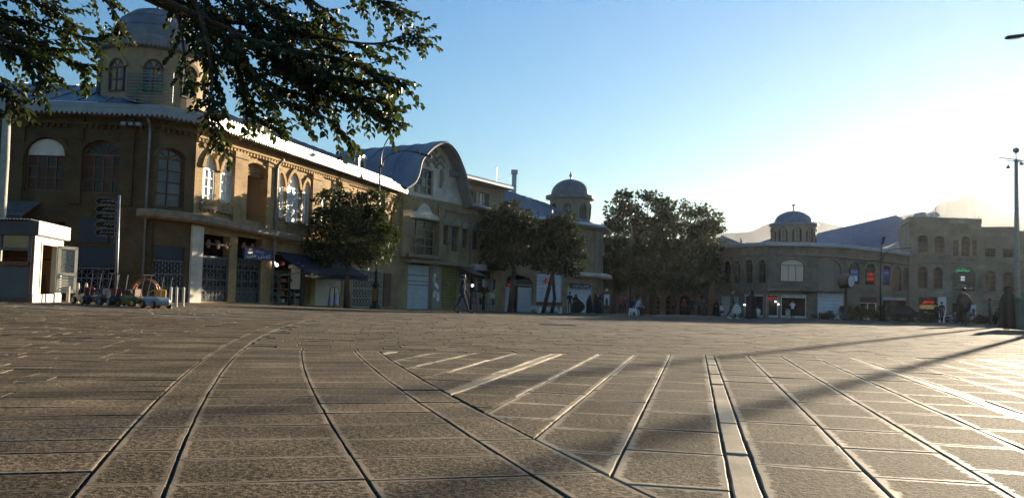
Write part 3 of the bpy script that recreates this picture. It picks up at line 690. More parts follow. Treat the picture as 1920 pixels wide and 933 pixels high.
sa = F2.sz(516, 350)[0]; sb = F2.sz(581, 350)[0]; relief(F2, sa, sb, polys[3][2][1], 7.0, polys[2:5], M_B2, B1); relief(F2, sa, sb, 3.35, 3.95, [], M_B2, B1, .3)
dentils(B1, F2, 0, F2.L, 7.42, M_B2); sd = F2.sz(510, 380)[0]; downpipe(B1, F2, sd, .3, 7.2, .22, .07)
# balcony ledge round the corner
sweep([F0.P(F0.L - .55, 0)[:2], c1[1], c1[2], F2.P(F2.sz(545, 430)[0], 0)[:2]], [4.05, 4.05, 4.02, 3.75], [(.0, -.38), (.5, -.38), (.62, -.3), (.62, -.04), (.55, .0), (.0, .02)]).build('balcony_ledge', M_LEDGE, B1)
# ground-floor shops of the long wall
for i in (0, 1):
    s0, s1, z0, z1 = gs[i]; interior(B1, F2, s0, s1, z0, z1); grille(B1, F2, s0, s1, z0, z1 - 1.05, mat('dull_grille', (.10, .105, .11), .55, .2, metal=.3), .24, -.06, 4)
    mb = MB()
    for k in range(4): x = s0 + (s1 - s0) * k / 3; fbox(F2, max(s0, x - .05), min(s1, x + .05), z0, z1 - 1.0, -.22, -.14, mb)
    fbox(F2, s0, s1, z0, z0 + .75, -.24, -.16, mb); fbox(F2, s0, s1, z1 - 1.35, z1 - .98, -.24, -.1, mb); mb.build('shop_front', M_BLUE, B1)
    mb = MB()
    for k in range(3): x0_, x1_ = s0 + (s1 - s0) * k / 3 + .06, s0 + (s1 - s0) * (k + 1) / 3 - .06; fbox(F2, x0_, x1_, z0 + .76, z1 - 1.36, -.21, -.2, mb)
    mb.build('shop_glass', M_GLASS, B1)
    mb = MB(); mb.tube([F2.P(s0 + .1, z1 - .45, .12), F2.P(s1 - .1, z1 - .45, .12)], .05, 7)
    for k in range(3): mb.lathe([(.02, -.08), (.2, -.05), (.2, .05), (.02, .08)], F2.P(s0 + (s1 - s0) * (k + .5) / 3, z1 - .45, .12), 10, M=Matrix(((0, 0, F2.u.x), (0, 1, F2.u.y), (1, 0, 0))))
    mb.build('shutter_axle', M_BROWNP, B1)
sp0, sp1 = F2.sz(355, 500)[0], F2.sz(376, 500)[0]; fbox(F2, sp0, sp1, .05, 3.55, .002, .1).build('pier', M_WHPL, B1, label='whitewashed pier with flaking plaster')
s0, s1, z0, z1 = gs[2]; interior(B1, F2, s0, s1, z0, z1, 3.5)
mb = MB()
for k, (a, b) in enumerate(((.02, .3), (.34, .58), (.72, .97))):
    for j in range(5): fbox(F2, s0 + (s1 - s0) * a, s0 + (s1 - s0) * b, z0 + .05 + j * .36, z0 + .09 + j * .36, -1.0, -.35, mb)
    for e in (a, b): x = s0 + (s1 - s0) * e; fbox(F2, x - .03, x + .03, z0, z0 + 1.75, -.42, -.33, mb)
mb.build('display_shelves', M_IRON, B1)
goods = [mat('goods_%s' % n, c, .6, .3, 8) for n, c in (('amber', (.35, .17, .04)), ('red', (.35, .03, .03)), ('pale', (.5, .48, .42)), ('green', (.06, .16, .07)), ('brown', (.12, .07, .04)))]
mb = MB(); rnd = random.Random(3)
for k, (a, b) in enumerate(((.02, .3), (.34, .58), (.72, .97))):
    for j in range(5):
        x = s0 + (s1 - s0) * a + .1
        while x < s0 + (s1 - s0) * b - .2: w = rnd.uniform(.15, .4); mb.cur = rnd.randrange(5); fbox(F2, x, x + w, z0 + .092 + j * .36, z0 + .092 + j * .36 + rnd.uniform(.12, .24), -.85, -.5, mb); x += w + .05
mb.build('shop_goods', goods, B1)
s0, s1, z0, z1 = gs[3]; shutter(B1, F2, s0, s1, z0, z1 - .45, M_WHPL and mat('cream_shutter', (.62, .57, .45), .6, .12, 4, dirt=.35), label='cream roller shutter, pulled down, in a patch of sun'); fbox(F2, s0, s1, z1 - .44, z1, -.3, -.05).build('shutter_box', mat('dark_green_fascia', (.03, .05, .045), .5), B1)
s0, s1, z0, z1 = gs[4]; interior(B1, F2, s0, s1, z0, z1); grille(B1, F2, s0, s1, z0, z1, M_CREAM, .2, .02, 4, label='cream iron lattice gate, shut')
# eaves, fascia teeth and roofs
sweep(c1, ZE, [(0, -.12), (.55, -.1), (.7, -.02), (.7, .1), (.62, .14), (.62, .26), (.5, .29), (.5, .36), (.36, .4), (.0, .42)]).build('eaves_cornice', M_FASC, B1)
valance(c1, [z + .0 for z in ZE], .715, .2, .2).build('valance', M_FASC, B1)
valance([F2.P(s, 0)[:2] for s in (1.2, F2.L)], [ZE[2] + .38, ZE[3] + .38], .36, -.17, .22).build('eaves_cresting', M_FASC, B1)
of = offsets(c1)
def inset_pt(i, d, z): return (c1[i][0] - of[i].x * d, c1[i][1] - of[i].y * d, z)
seam_roof(B1, 'roof', F2.P(1.0, 8.42, .3), F2.P(F2.L + .5, 8.2, .3), F2.P(1.0, 10.75, -5), F2.P(F2.L + .5, 10.45, -5), 18, M_ROOF)
seam_roof(B1, 'roof', F0.P(0, 8.5, .3), F0.P(F0.L - 1.0, 8.5, .3), F0.P(2, 10.3, -4.6), F0.P(F0.L - 2.4, 10.3, -4.6), 9, M_ROOF)
seam_roof(B1, 'roof', F1.P(-1.3, 8.5, -.2), F1.P(F1.L + 1.3, 8.5, -.2), F1.P(-.2, 9.3, -3.6), F1.P(F1.L + .4, 9.3, -3.6), 4, M_ROOF)
deck(B1, c1, [8.0, 8.0, 8.0, 7.75], 9, M_GREYPL)
for x, y in ((488, 232), (668, 302)):                                  # roof dormers
    s, z = F2.sz(x, y, -1.0); mb = MB(); fbox(F2, s - .45, s + .45, 8.5, 9.35, -2.4, -.6, mb); mb.build('dormer', M_FASC, B1); MB().prism([(s - .55, 9.36), (s + .55, 9.36), (s + .35, 9.58), (s - .35, 9.58)], F2.P, -2.5, -.5).build('dormer_roof', M_FASC, B1); fbox(F2, s - .25, s + .25, 8.75, 9.2, -.6, -.585).build('dormer_opening', M_DARK, B1)
c = at(665, 283, 56); MB().lathe([(.09, 8.9), (.09, c.z), (.22, c.z), (.22, c.z + .14), (.02, c.z + .2)], (c.x, c.y, 0), 10).build('vent_pipe', M_PIPE, B1)
tc = at(292, 100, 38.8); tower(B1, (tc.x, tc.y), 2.28, 8.3, 11.35, .38, 1.95, 1.75, M_PLAST, M_DOME, 9, 9.25, 10.72, .82, RAD(-108), finial=.8, ribs=0, over=.3, tiers=True, fm=M_WOOD, pm=M_GLASS2)
# green cursive sign on the lantern
SG = empty('lantern_sign', at(285, 160, 36.2), 'green cursive letters on a slatted rack below the big dome', 'sign')
tF = Facade((tc.x - 1.2, tc.y - 2.5), (tc.x + 1.25, tc.y - 2.35)); mb = MB(); sg = tF.rect(237, 324, 137, 186)
for k in range(9): z = sg[2] + (sg[3] - sg[2]) * k / 8; fbox(tF, sg[0], sg[1], z - .018, z + .018, 0, .025, mb)
for x in (sg[0], (sg[0] + sg[1]) / 2, sg[1]): fbox(tF, x - .02, x + .02, sg[2] - .12, sg[3] + .05, -.03, 0, mb)
mb.build('rack', M_IRON, SG); lettering(SG, 'هتل بوعلی', tF.P, sg[0] + .3, sg[1] - .2, (sg[2] + sg[3]) / 2, .72, mat('green_sign_letters', (.02, .16, .08), .4, .15), .06)
# blue awning, shop sign and lamps of the long wall
AW = empty('shop_awning', F2.P(F2.sz(580, 480)[0], 2.6), 'dark blue fabric awning sloping out over the shop beside the tree', 'awning')
s0, z0 = F2.sz(517, 473); s1, z1 = F2.sz(640, 497); M_AWN = mat('navy_awning_cloth', (.008, .022, .055), .8, .2, 3, .2, 30)
top = [F2.P(s0 + (s1 - s0) * k / 8, z0 + .05 + (.02 if k % 2 else 0)) for k in range(9)]; bot = [F2.P(s0 + (s1 - s0) * k / 8, z0 - .95, 1.75) for k in range(9)]; low = [p - Vector((0, 0, .22 + (.05 if i % 2 else 0))) for i, p in enumerate(bot)]
mid = [(a + b) / 2 - Vector((0, 0, .05)) for a, b in zip(top, bot)]; mb = MB(); rows = [top, mid, bot, low]; mb.loft(rows, closed=False); mb.loft([[p - Vector((0, 0, .015)) for p in r] for r in rows], closed=False); mb.build('cloth', M_AWN, AW)
for x in (s0 + .1, s1 - .1): MB().tube([F2.P(x, z0 - 1.2, .02), F2.P(x, z0 - .97, 1.7)], .025, 6).build('awning_arm', M_IRON, AW)
SI = empty('shop_sign', F2.P(F2.sz(484, 478)[0], 2.9), 'blue shop sign with white Persian lettering on the long brick building', 'sign')
sg = F2.rect(458, 511, 467, 487, .3); fbox(F2, sg[0], sg[1], sg[2], sg[3], .2, .32).build('sign_board', mat('sign_blue', (.010, .04, .15), .4, .12), SI)
M_SW = mat('sign_white', (.72, .74, .76), .5, .08); lettering(SI, 'کفش ملی', F2.P, sg[0] + .2, sg[1] - .2, sg[2] + (sg[3] - sg[2]) * .36, (sg[3] - sg[2]) * .5, M_SW, .33); lettering(SI, 'فروشگاه', F2.P, sg[0] + .8, sg[1] - .8, sg[2] + (sg[3] - sg[2]) * .78, (sg[3] - sg[2]) * .26, M_SW, .33)
def bulb(px, py, Y, name, label, col=(1, .97, .9), e=1.4, r=.09, grp='small shop lamps'):
    p = at(px, py, Y); o = empty(name, p, label, 'lamp', grp); M_L = mat('lit_bulb_%d' % int(col[2] * 100), col, .3, 0, emit=e)
    MB().sphere(p, r, 8, 6).build('bulb', M_L, o, smooth=True); MB().lathe([(r * .5, r * .8), (r * .6, r * 1.6), (.01, r * 1.9)], p, 8).build('socket', M_DARKMETAL, o); return o
bulb(513, 492, F2.P(F2.sz(513, 492)[0], 0, .6).y, 'shop_lamp', 'upper of two white lamps beside the blue shop sign'); bulb(519, 496.5, F2.P(F2.sz(519, 496)[0], 0, .6).y, 'shop_lamp', 'lower of two white lamps beside the blue shop sign')
# --- the gabled building in the middle of the row
c2 = [c1[3], plan(945, 70)]; F3 = Facade(*c2)
B2 = empty('gabled_building', (c2[1][0], c2[1][1], G(*c2[1])), 'plaster building with swooping curved gable and grey barrel roof', 'building')
M_B3 = brick_mat('brick_gabled', F3.u, (.38, .265, .135), (.31, .21, .105), (.41, .31, .18)); ZG = 7.72
gab = [F3.sz(*p) for p in mpoly([(743, 356), (752, 350), (761, 343), (768, 328), (773, 306), (779, 296), (790, 284), (800, 276), (811, 271.5), (822, 273.5), (832, 281), (841, 295), (848, 312), (853, 325), (858, 345), (863, 366), (869, 385)], 3)]
sL, sR = gab[0][0], gab[-1][0]; gab = [(s, max(z, ZG + .02)) for s, z in gab]
outer = [(0, -1.0), (F3.L, -1.0), (F3.L, ZG)] + [p for p in reversed(gab)] + [(0, ZG)]
wg = [op(F3, 'rect', 777, 813, 316, 364), op(F3, 'rect', 766, 817, 411, 478)]
nar = [('rect', 828.5, 840, 422, 459), ('rect', 847, 860, 425, 471), ('rect', 866.5, 877, 429, 465), ('rect', 886, 898, 432, 468), ('rect', 905, 913, 436, 470), ('rect', 923, 933, 438, 472)]
pn = [op(F3, *n) for n in nar]; g2 = [ground_box(F3, 765, 806, 494), ground_box(F3, 828, 857, 500), ground_box(F3, 881, 926, 497)]
wall_mesh(F3, [(0, -1.0), (F3.L, -1.0), (F3.L, ZG), (0, ZG)], wg[1:] + pn + [shop_hole(g) for g in g2], .35).build('wall', M_B3, B2); wall_mesh(F3, [(s, z) for s, z in ([(sL, ZG)] + [(sR, ZG)] + [p for p in reversed(gab) if p[1] > ZG + .03])], wg[:1], .35).build('gable_wall', M_WHPL, B2, label='whitewashed plaster gable')
lo = [p for p in gab]; MB().prism([(s, z) for s, z in lo], F3.P, .003, .03).build('gable_facing', M_WHPL, B2) if False else None
window(B2, F3, wg[0], 4, 3, M_GREYPL and mat('grey_window_paint', (.3, .29, .27), .6, .2), [M_GLASS, M_GLASS, M_GLASS2], label='attic window in the gable, two casements standing open'); window(B2, F3, wg[1], 3, 4, mat('tan_window_wood', (.33, .23, .13), .6, .25, 5), M_GLASS)
for p in pn:
    window(B2, F3, p, 1, 2, M_WOOD, M_GLASS2); s0, s1, zt = p[0][0], p[1][0], p[2][1]; c = (s0 + s1) / 2
    MB().prism([(s0 - .15, zt + .03), (s1 + .15, zt + .03), (s1 + .1, zt + .3), (c + .12, zt + .55), (c, zt + .78), (c - .12, zt + .55), (s0 - .1, zt + .3)], F3.P, .003, .09).build('window_hood', M_GREYPL, B2)
# carved lintel, apron and bay posts of the wide window
s0, s1, z0, z1 = wg[1][0][0], wg[1][1][0], wg[1][0][1], wg[1][2][1]; c = (s0 + s1) / 2
MB().prism([(s0 - .3, z1 + .1), (s1 + .3, z1 + .1), (s1 + .1, z1 + .32), (c + .9, z1 + .5), (c + .45, z1 + .95), (c, z1 + 1.15), (c - .45, z1 + .95), (c - .9, z1 + .5), (s0 - .1, z1 + .32)], F3.P, .003, .14).build('carved_lintel', M_WHPL, B2, label='white scrolled plaster lintel')
fbox(F3, s0 - .35, s1 + .35, z1 - .02, z1 + .09, .003, .28).build('lintel_ledge', M_LEDGE, B2); fbox(F3, s0 - .5, s1 + .5, z0 - .22, z0 - .01, .003, .5).build('window_ledge', M_LEDGE, B2)
for x in (s0 - .35, s1 + .35): fbox(F3, x - .16, x + .16, z0, z1 - .03, .003, .2).build('pilaster', M_B3, B2)
s = F3.sz(759, 420)[0]; fbox(F3, s - .5, s + .5, 3.4, 7.55, .003, .22).build('pilaster', M_B3, B2); s = F3.sz(824, 430)[0]; fbox(F3, s - .3, s + .3, 3.4, 7.5, .003, .14).build('pilaster', M_B3, B2)
dentils(B2, F3, 0, F3.sz(774, 380)[0], 7.45, M_B3, .24, .12, .2, .2); dentils(B2, F3, F3.sz(823, 390)[0], F3.L - .3, 7.15, M_GREYPL, .24, .12, .16, .12)
s = F3.sz(881, 420)[0]; downpipe(B2, F3, s, .0, 7.1, .14)
# plaster scrolls in the gable head
mb = MB(); zc = F3.sz(806, 300)[1]; sc_ = F3.sz(806, 300)[0]
for k in range(-3, 4):
    for j in range(3 - abs(k) // 2): a = .5 * k; mb.tube([F3.P(sc_ + a + .25 * sin(t * 1.1) * (1 if k % 2 else -1), zc - .5 + j * .5 + t * .12, .06) for t in range(6)], [.03, .07, .09, .09, .06, .02], 5)
mb.build('plaster_scrolls', M_GREYPL, B2); s = F3.sz(826, 330)[0]; MB().tube([F3.P(s, F3.sz(826, 318)[1], .08), F3.P(s + .1, F3.sz(826, 335)[1], .14), F3.P(s - .05, F3.sz(826, 352)[1], .08)], [.12, .2, .08], 6).build('plaster_bracket', M_GREYPL, B2)
# swept hood of the gable and the barrel roof behind it
n = len(gab); nrm = []
for i in range(n):
    a, b = gab[max(0, i - 1)], gab[min(n - 1, i + 1)]; t = Vector((b[0] - a[0], b[1] - a[1])); t = t.normalized() if t.length > 1e-6 else Vector((1, 0)); nrm.append(Vector((-t.y, t.x)))
def rim(o): return [(p[0] + q.x * o, p[1] + q.y * o) for p, q in zip(gab, nrm)]
i0, i1 = rim(-.05), rim(.22); i2 = rim(.3)
MB().loft([[F3.P(*a, -.02), F3.P(*a, .85), F3.P(*m, .95), F3.P(*b, .85), F3.P(*b, .6), F3.P(*b, -.02)] for a, m, b in zip(i0, rim(.1), i1)], True, True).build('gable_hood', M_FASC, B2)
Rf = MB().loft([[F3.P(*a, -.02 - k * 1.35) for k in range(7)] for a in rim(.12)], closed=False).build('barrel_roof', M_ROOF, B2, smooth=True)
for k in range(1, 6): MB().tube([F3.P(*a, -.02 - k * 1.35) for a in rim(.15)], .035, 4).build('roof_seam', M_ROOF, Rf)
# attic storey at the right
aw = [op(F3, 'rect', 866, 892, 354, 381), op(F3, 'rect', 895, 917, 361, 388)]
s0 = F3.sz(846, 350)[0]; s1 = F3.L + .15; zt = F3.sz(942, 352)[1] - .1; Fa = Facade(F3.P(0, 0, -.35)[:2], F3.P(F3.L, 0, -.35)[:2])
aw = [op(Fa, 'rect', 866, 892, 354, 381), op(Fa, 'rect', 895, 917, 361, 388)]
wall_mesh(Fa, [(s0, ZG), (s1, ZG), (s1, zt), (s0, zt)], aw, .3).build('attic_wall', M_PLAST, B2)
for w in aw: window(B2, Fa, w, 3, 2, M_WHITEP and mat('grey_window_paint', (.3, .29, .27)), M_GLASS2)
mb = MB(); fbox(F3, s0, s1, ZG, zt, -7, -.72, mb); mb.build('attic_body', M_PLAST, B2)
sweep([F3.P(s0 - .3, 0)[:2], F3.P(s1 + .1, 0)[:2]], [zt, zt], [(-7, 0), (.2, -.02), (.45, .1), (.45, .24), (.3, .42), (-.2, .5), (-7, .6)]).build('attic_cornice', M_FASC, B2)
sweep([F3.P(sR - .05, 0)[:2], F3.P(F3.L + .2, 0)[:2]], [ZG, ZG], [(0, -.2), (.45, -.14), (.6, 0), (.6, .14), (.4, .24), (-.3, .3)]).build('eaves_cornice', M_FASC, B2)
sweep([F3.P(-.2, 0)[:2], F3.P(sL + .1, 0)[:2]], [7.8, 7.78], [(0, -.12), (.55, -.1), (.7, -.02), (.7, .1), (.5, .3), (0, .4)]).build('eaves_cornice', M_FASC, B2)
deck(B2, c2, [ZG - .05, ZG - .05], 9, M_GREYPL)
p = at(930, 335, 72); MB().tube([(p.x, p.y, 9), (p.x + .05, p.y, p.z + 1.0), (p.x - .1, p.y, p.z + 1.05)], .03, 5).build('roof_mast', M_PIPE, B2)
# its shops
fbox(F3, F3.sz(758, 480)[0], F3.L, 3.05, 3.22, .003, .6).build('shop_canopy_ledge', M_LEDGE, B2)
s0, s1, z0, z1 = g2[0]; shutter(B2, F3, s0, s1, z0, z1 - .1, M_SHUT, .13, label='white roller shutter with three darker slats'); mb = MB()
for k in (.52, .6, .73): z = z0 + (z1 - z0) * k; fbox(F3, s0 + .02, s1 - .02, z, z + .06, -.095, -.085, mb)
mb.build('shutter_stripe', M_IRON, B2)
s0, s1, z0, z1 = g2[1]; shutter(B2, F3, s0, s1, z0, z1, M_OLIVE, .2, label='olive painted shutter with faded lettering'); lettering(B2, 'پوشاک', F3.P, s0 + .6, s1 - .6, z0 + 1.9, .3, mat('faded_lettering', (.3, .26, .14), .8), -.06)
s0, s1, z0, z1 = g2[2]; interior(B2, F3, s0, s1, z0, z1, 3)
for x0, x1, y0, y1, m, nm in ((808, 826, 500, 576, M_GREYPL, 'poster_panel'), (858, 880, 505, 577, M_IRON, 'blank_door')):
    a = F3.rect(x0, x1, y0, y1); fbox(F3, a[0] + .05, a[1] - .05, G(*F3.P(a[0], 0)[:2]), a[3], .003, .05).build(nm, m, B2)
mb = MB(); rnd = random.Random(5); a = F3.rect(809, 825, 505, 570)
for k in range(14): x, z = rnd.uniform(a[0] + .1, a[1] - .4), rnd.uniform(.4, a[3] - .4); mb.cur = rnd.randrange(3); fbox(F3, x, x + rnd.uniform(.2, .35), z, z + rnd.uniform(.25, .4), .052, .058 + k * .001, mb)
mb.build('posters', [M_WHPL, M_SW, goods[0]], B2)
a = F3.rect(716, 735, 512, 575); mb = MB(); Fw = F2; a = F2.rect(718, 735, 512, 574); fbox(F2, a[0], a[1] - .3, .05, a[3], .003, .08).build('shop_door', M_BROWNP, B1)
# folding shade over the clothes shop and clothes on show
AW2 = empty('folding_shade', F3.P(F3.sz(880, 500)[0], 3.0), 'faded grey folding shade over the clothes shop', 'awning'); s0, z0 = F3.sz(858, 498); s1 = F3.sz(884, 500)[0]
mb = MB(); mb.loft([[F3.P(s0, z0), F3.P(s1, z0 - .1)], [F3.P(s0, z0 - .35, .9), F3.P(s1, z0 - .45, .9)], [F3.P(s0, z0 - .62, 1.5), F3.P(s1, z0 - .72, 1.5)]], closed=False); mb.loft([[F3.P(s0, z0 - .03), F3.P(s1, z0 - .13)], [F3.P(s0, z0 - .38, .9), F3.P(s1, z0 - .48, .9)], [F3.P(s0, z0 - .65, 1.5), F3.P(s1, z0 - .75, 1.5)]], closed=False); mb.build('cloth', mat('faded_canvas', (.22, .2, .16), .9, .3, 3), AW2)
MB().tube([F3.P(s1, z0 - 1.6, .05), F3.P(s1, z0 - .74, 1.45)], .025, 6).build('awning_arm', M_IRON, AW2)
a = F3.rect(887, 921, 496, 505, .5); LB = empty('light_box', F3.P(a[0], a[2]), 'long pale fluorescent box over the clothes shop', 'light'); fbox(F3, a[0], a[1], a[2], a[3], .3, .75).build('box', M_SHUT, LB); MB().tube([F3.P(a[0] + .1, a[2] - .05, .5), F3.P(a[1] - .1, a[2] - .05, .5)], .03, 6).build('tube', M_SW, LB)
M_CL = [mat('cloth_%s' % n, c, .9, .2, 10) for n, c in (('slate', (.12, .13, .17)), ('pink', (.32, .2, .2)), ('black', (.02, .02, .02)), ('tan', (.3, .25, .16)), ('teal', (.06, .25, .26)), ('white', (.55, .53, .5)), ('navy', (.03, .04, .1)))]
s0, s1, z0, z1 = g2[2]; CR = empty('hanging_clothes', F3.P((s0 + s1) / 2, z0), 'rail of hung scarves and shirts in the clothes shop doorway', 'clothes')
MB().tube([F3.P(s0 + .1, z0 + 2.45, .25), F3.P(s1 - .1, z0 + 2.45, .25)], .02, 6).build('rail', M_IRON, CR)
for k in range(10):
    x = s0 + .3 + (s1 - s0 - .6) * k / 9; l = random.uniform(.5, .95); w = random.uniform(.1, .19); MB().loft([[F3.P(x - w * f, z, .18), F3.P(x, z, .33), F3.P(x + w * f, z, .18), F3.P(x, z, .12)] for f, z in ((.15, z0 + 2.44), (.8, z0 + 2.3), (1, z0 + 2.44 - l * .6), (.9, z0 + 2.44 - l))], True, True).build('garment', M_CL[(k * 3) % 7], CR)

# --- the far end of the row with the small dome
c3 = [c2[1], plan(1118, 79), plan(1129, 84)]; F4, F5 = Facade(c3[0], c3[1]), Facade(c3[1], c3[2])
B3 = empty('small_dome_building', (c3[1][0], c3[1][1], G(*c3[1])), 'two storey end building with small ribbed dome, behind the street trees', 'building')
M_B4 = brick_mat('brick_end', F4.u, (.34, .25, .14), (.28, .2, .11), (.38, .29, .18)); ZB = 7.5
up = [op(F4, 'round', 1083, 1101, 440, 490, 452), op(F4, 'rect', 966, 976, 468, 491), op(F4, 'rect', 986, 995, 470, 492), op(F4, 'round', 1045, 1060, 440, 490, 450)]
ga = F4.rect(944, 999, 515, 577); garch = outline('round', ga[0], ga[1], G(*c2[1]) - .05, ga[3], ga[3] - .75); g4 = [ground_box(F4, 1006, 1054, 512), ground_box(F4, 1064, 1110, 534)]
wall_mesh(F4, [(0, -1), (F4.L, -1), (F4.L, ZB), (0, ZB)], up + [garch] + [shop_hole(g) for g in g4]).build('wall', M_B4, B3)
for p in up: window(B3, F4, p, 2, 2, M_WHITEP, M_GLASS2); hood(B3, F4, p, M_GREYPL)
s0, s1, z0 = garch[0][0], garch[1][0], garch[0][1]; interior(B3, F4, s0, s1, z0, z0 + 2.6)
sm = s0 + (s1 - s0) * .35; sn = s0 + (s1 - s0) * .52; shutter(B3, F4, s0 + .1, sm, z0, z0 + 2.2, M_SHUTG, .17); shutter(B3, F4, sn, s1 - .1, z0, z0 + 2.1, M_SHUTG, .17)
fbox(F4, s0, s1, z0 + 2.22, z0 + 2.32, -.2, .02).build('transom', M_IRON, B3); fbox(F4, sn, s1 - .1, z0 + 2.33, z0 + 2.75, -.15, -.05).build('fascia_panel', M_DARK, B3)
for (s0, s1, z0, z1), l in zip(g4, ('pale blank shop front behind the forked tree', 'pale roller door at the corner by the chador group')): shutter(B3, F4, s0, s1, z0, z1 - .1, mat('pale_blue_white_shutter', (.58, .62, .66), .5, .08, 3, dirt=.2), .3, label=l)
s0, s1, z0, z1 = g4[0]; fbox(F4, s0, s1, z0 + .55, z0 + .85, -.1, .01).build('kick_panel', M_BROWNP, B3)
s0, s1, z0, z1 = g4[1]; a = F4.rect(1070, 1106, 533, 540, .2); fbox(F4, a[0], a[1], a[2], a[3] + .1, .15, .25).build('sign_board', mat('sign_navy', (.02, .03, .07), .5), B3); lettering(B3, 'کفش و کیف', F4.P, a[0] + .3, a[1] - .2, (a[2] + a[3]) / 2 + .05, .32, M_SW, .26)
wall_mesh(F5, [(0, -1), (F5.L, -1), (F5.L, ZB), (0, ZB)], [outline('rect', 1.2, 2.4, 4.2, 6.2)]).build('wall', M_B4, B3)
window(B3, F5, outline('rect', 1.2, 2.4, 4.2, 6.2), 2, 2, M_WHITEP, M_GLASS); fbox(F4, F4.L - .5, F4.L - .12, 3.0, 7.3, .003, .16).build('pilaster', M_GREYPL, B3); downpipe(B3, F4, F4.L - .05, .0, 7.0)
sweep(c3, [ZB] * 3, [(0, -.15), (.6, -.05), (.75, .05), (.75, .2), (.5, .32), (0, .36)]).build('eaves_cornice', M_ZINC, B3); sweep([F4.P(F4.sz(1075, 500)[0], 0)[:2], c3[1], c3[2]], [3.0] * 3, [(0, -.08), (.9, -.06), (.95, .06), (.9, .3), (.82, .3), (.82, .06), (0, .1)]).build('balcony', M_WHPL, B3)
e0, r0 = F4.P(0, 7.85, .3), at(938, 356, 74.5); r1 = at(1030, 394, 80); seam_roof(B3, 'roof', F4.P(-.2, 7.85, .3), F4.P(F4.L - 1.2, 7.85, .3), F4.P(-1.2, 11.3, -5), F4.P(F4.L - 3.2, 9.9, -4.2), 13, M_ROOF)
deck(B3, c3, [ZB - .05] * 3, 9, M_GREYPL)
tc = at(1069, 380, 80.3); tower(B3, (tc.x, tc.y), 1.9, 7.5, 10.35, .2, 1.8, 1.5, M_GREYPL, M_DOME, 8, 8.35, 9.75, .7, RAD(-100), finial=.8, ribs=24, over=.42, teeth=.2, fm=M_DARKMETAL, pm=M_GLASS2)
TK = at(975, 380, 77); CH = empty('rooftop_cowl', (TK.x, TK.y, 9.0), 'square zinc flue cowl on the blue roof', 'vent'); p = at(964, 345, 77)
MB().box((p.x, p.y, 10.4), (.42, .42, 3.2)).build('flue', M_ZINC, CH); MB().box((p.x, p.y, 12.25), (.6, .6, .35)).build('cap', M_ZINC, CH); MB().box((p.x, p.y, 12.0), (.3, .3, .2)).build('neck', M_DARKMETAL, CH)
for px, py, w, l in ((975, 377, 1.0, 'dark rooftop tank nearest the flue'), (987, 381, .8, 'pale rooftop cooler box above the blue roof')):
    p = at(px, py, 77); o = empty('rooftop_tank', (p.x, p.y, 9.3), l, 'tank'); MB().rbox((p.x, p.y, p.z - .1), (w, .9, 1.1), .06).build('tank_body', M_IRON if px < 980 else M_ZINC, o); MB().box((p.x, p.y, p.z - 1.0), (w * .8, .7, .75)).build('stand', M_DARKMETAL, o)
M_RED = mat('red_neon', (1, .05, .04), .4, 0, emit=.24); M_GRN = mat('green_neon', (.1, .9, .35), .4, 0, emit=.14)
def lit_sign(F, x0, x1, y0, y1, text, m, label, name='shop_sign', back=M_DARK, d=.1, two=None):
    a = F.rect(x0, x1, y0, y1, d); o = empty(name, F.P((a[0] + a[1]) / 2, a[2], d), label, 'sign'); fbox(F, a[0], a[1], a[2], a[3], d - .06, d).build('sign_board', back, o)
    h = a[3] - a[2]
    if two: lettering(o, text, F.P, a[0] + .06, a[1] - .06, a[2] + h * .72, h * .4, m, d + .01); lettering(o, two, F.P, a[0] + .06, a[1] - .06, a[2] + h * .26, h * .34, m, d + .01)
    else: lettering(o, text, F.P, a[0] + .05, a[1] - .05, (a[2] + a[3]) / 2, h * .7, m, d + .01)
    return o
lit_sign(F4, 951, 957.5, 530, 537, 'باز', M_RED, 'small red lit sign beside the leaning street tree')
lit_sign(F4, 1023, 1029, 521, 531, 'عکس', M_RED, 'dim red sign above the pale blank shop front', back=M_BROWNP)
lit_sign(F2, 527, 534, 490, 498, 'باز', M_RED, 'small red lit sign under the blue awning', d=.4)
for px, l in ((886, 'left lamp in the clothes shop doorway'), (908, 'right lamp in the clothes shop doorway')): bulb(px, 535, F3.P(F3.sz(px, 535)[0], 0, .5).y, 'shop_lamp', l, r=.11)
# --- right-hand side of the plaza
q4 = [plan(1338, 95), plan(1390, 91), plan(1440, 88.6), plan(1515, 87.8), plan(1585, 88.2), plan(1650, 89), plan(1704, 90)]
B4 = empty('low_dome_building', (q4[3][0], q4[3][1], G(*q4[3])), 'low two storey curved corner building with squat dome and clock in front', 'building')
C4 = Chain(q4); z4 = [7.05, 7.05, 7.1, 7.08, 6.98, 6.75, 6.5]
M_Q = brick_mat('brick_right', Facade(q4[2], q4[4]).u, (.26, .205, .15), (.21, .165, .12), (.30, .25, .19)); M_QP = mat('right_plaster', (.30, .25, .19), .85, .2, 1.5, .4, 20, dirt=.4, streak=True)
wins = [('round', 1357, 1369, 488, 531, None, 'g'), ('round', 1375, 1387, 487, 531, None, 'g'), ('round', 1398, 1411, 486, 530, None, 'g'), ('round', 1422, 1435, 486, 530, None, 'g'), ('round', 1463, 1508, 485, 528, 497, 'p'), ('round', 1535, 1577, 485, 543, 503, 'b'), ('round', 1592, 1611, 491, 532, None, 'w'), ('round', 1623, 1641, 493, 534, None, 'w'), ('round', 1655, 1668, 497, 534, None, 'w'), ('round', 1673, 1690, 498, 545, None, 'd'), ('round', 1693.5, 1703, 501, 537, None, 'g')]
shops4 = [(1350, 1385, 555), (1395, 1431, 551), (1437, 1459, 552), (1464, 1512, 552), (1533, 1582, 545), (1612, 1644, 557), (1656, 1700, 557)]
segw = {}
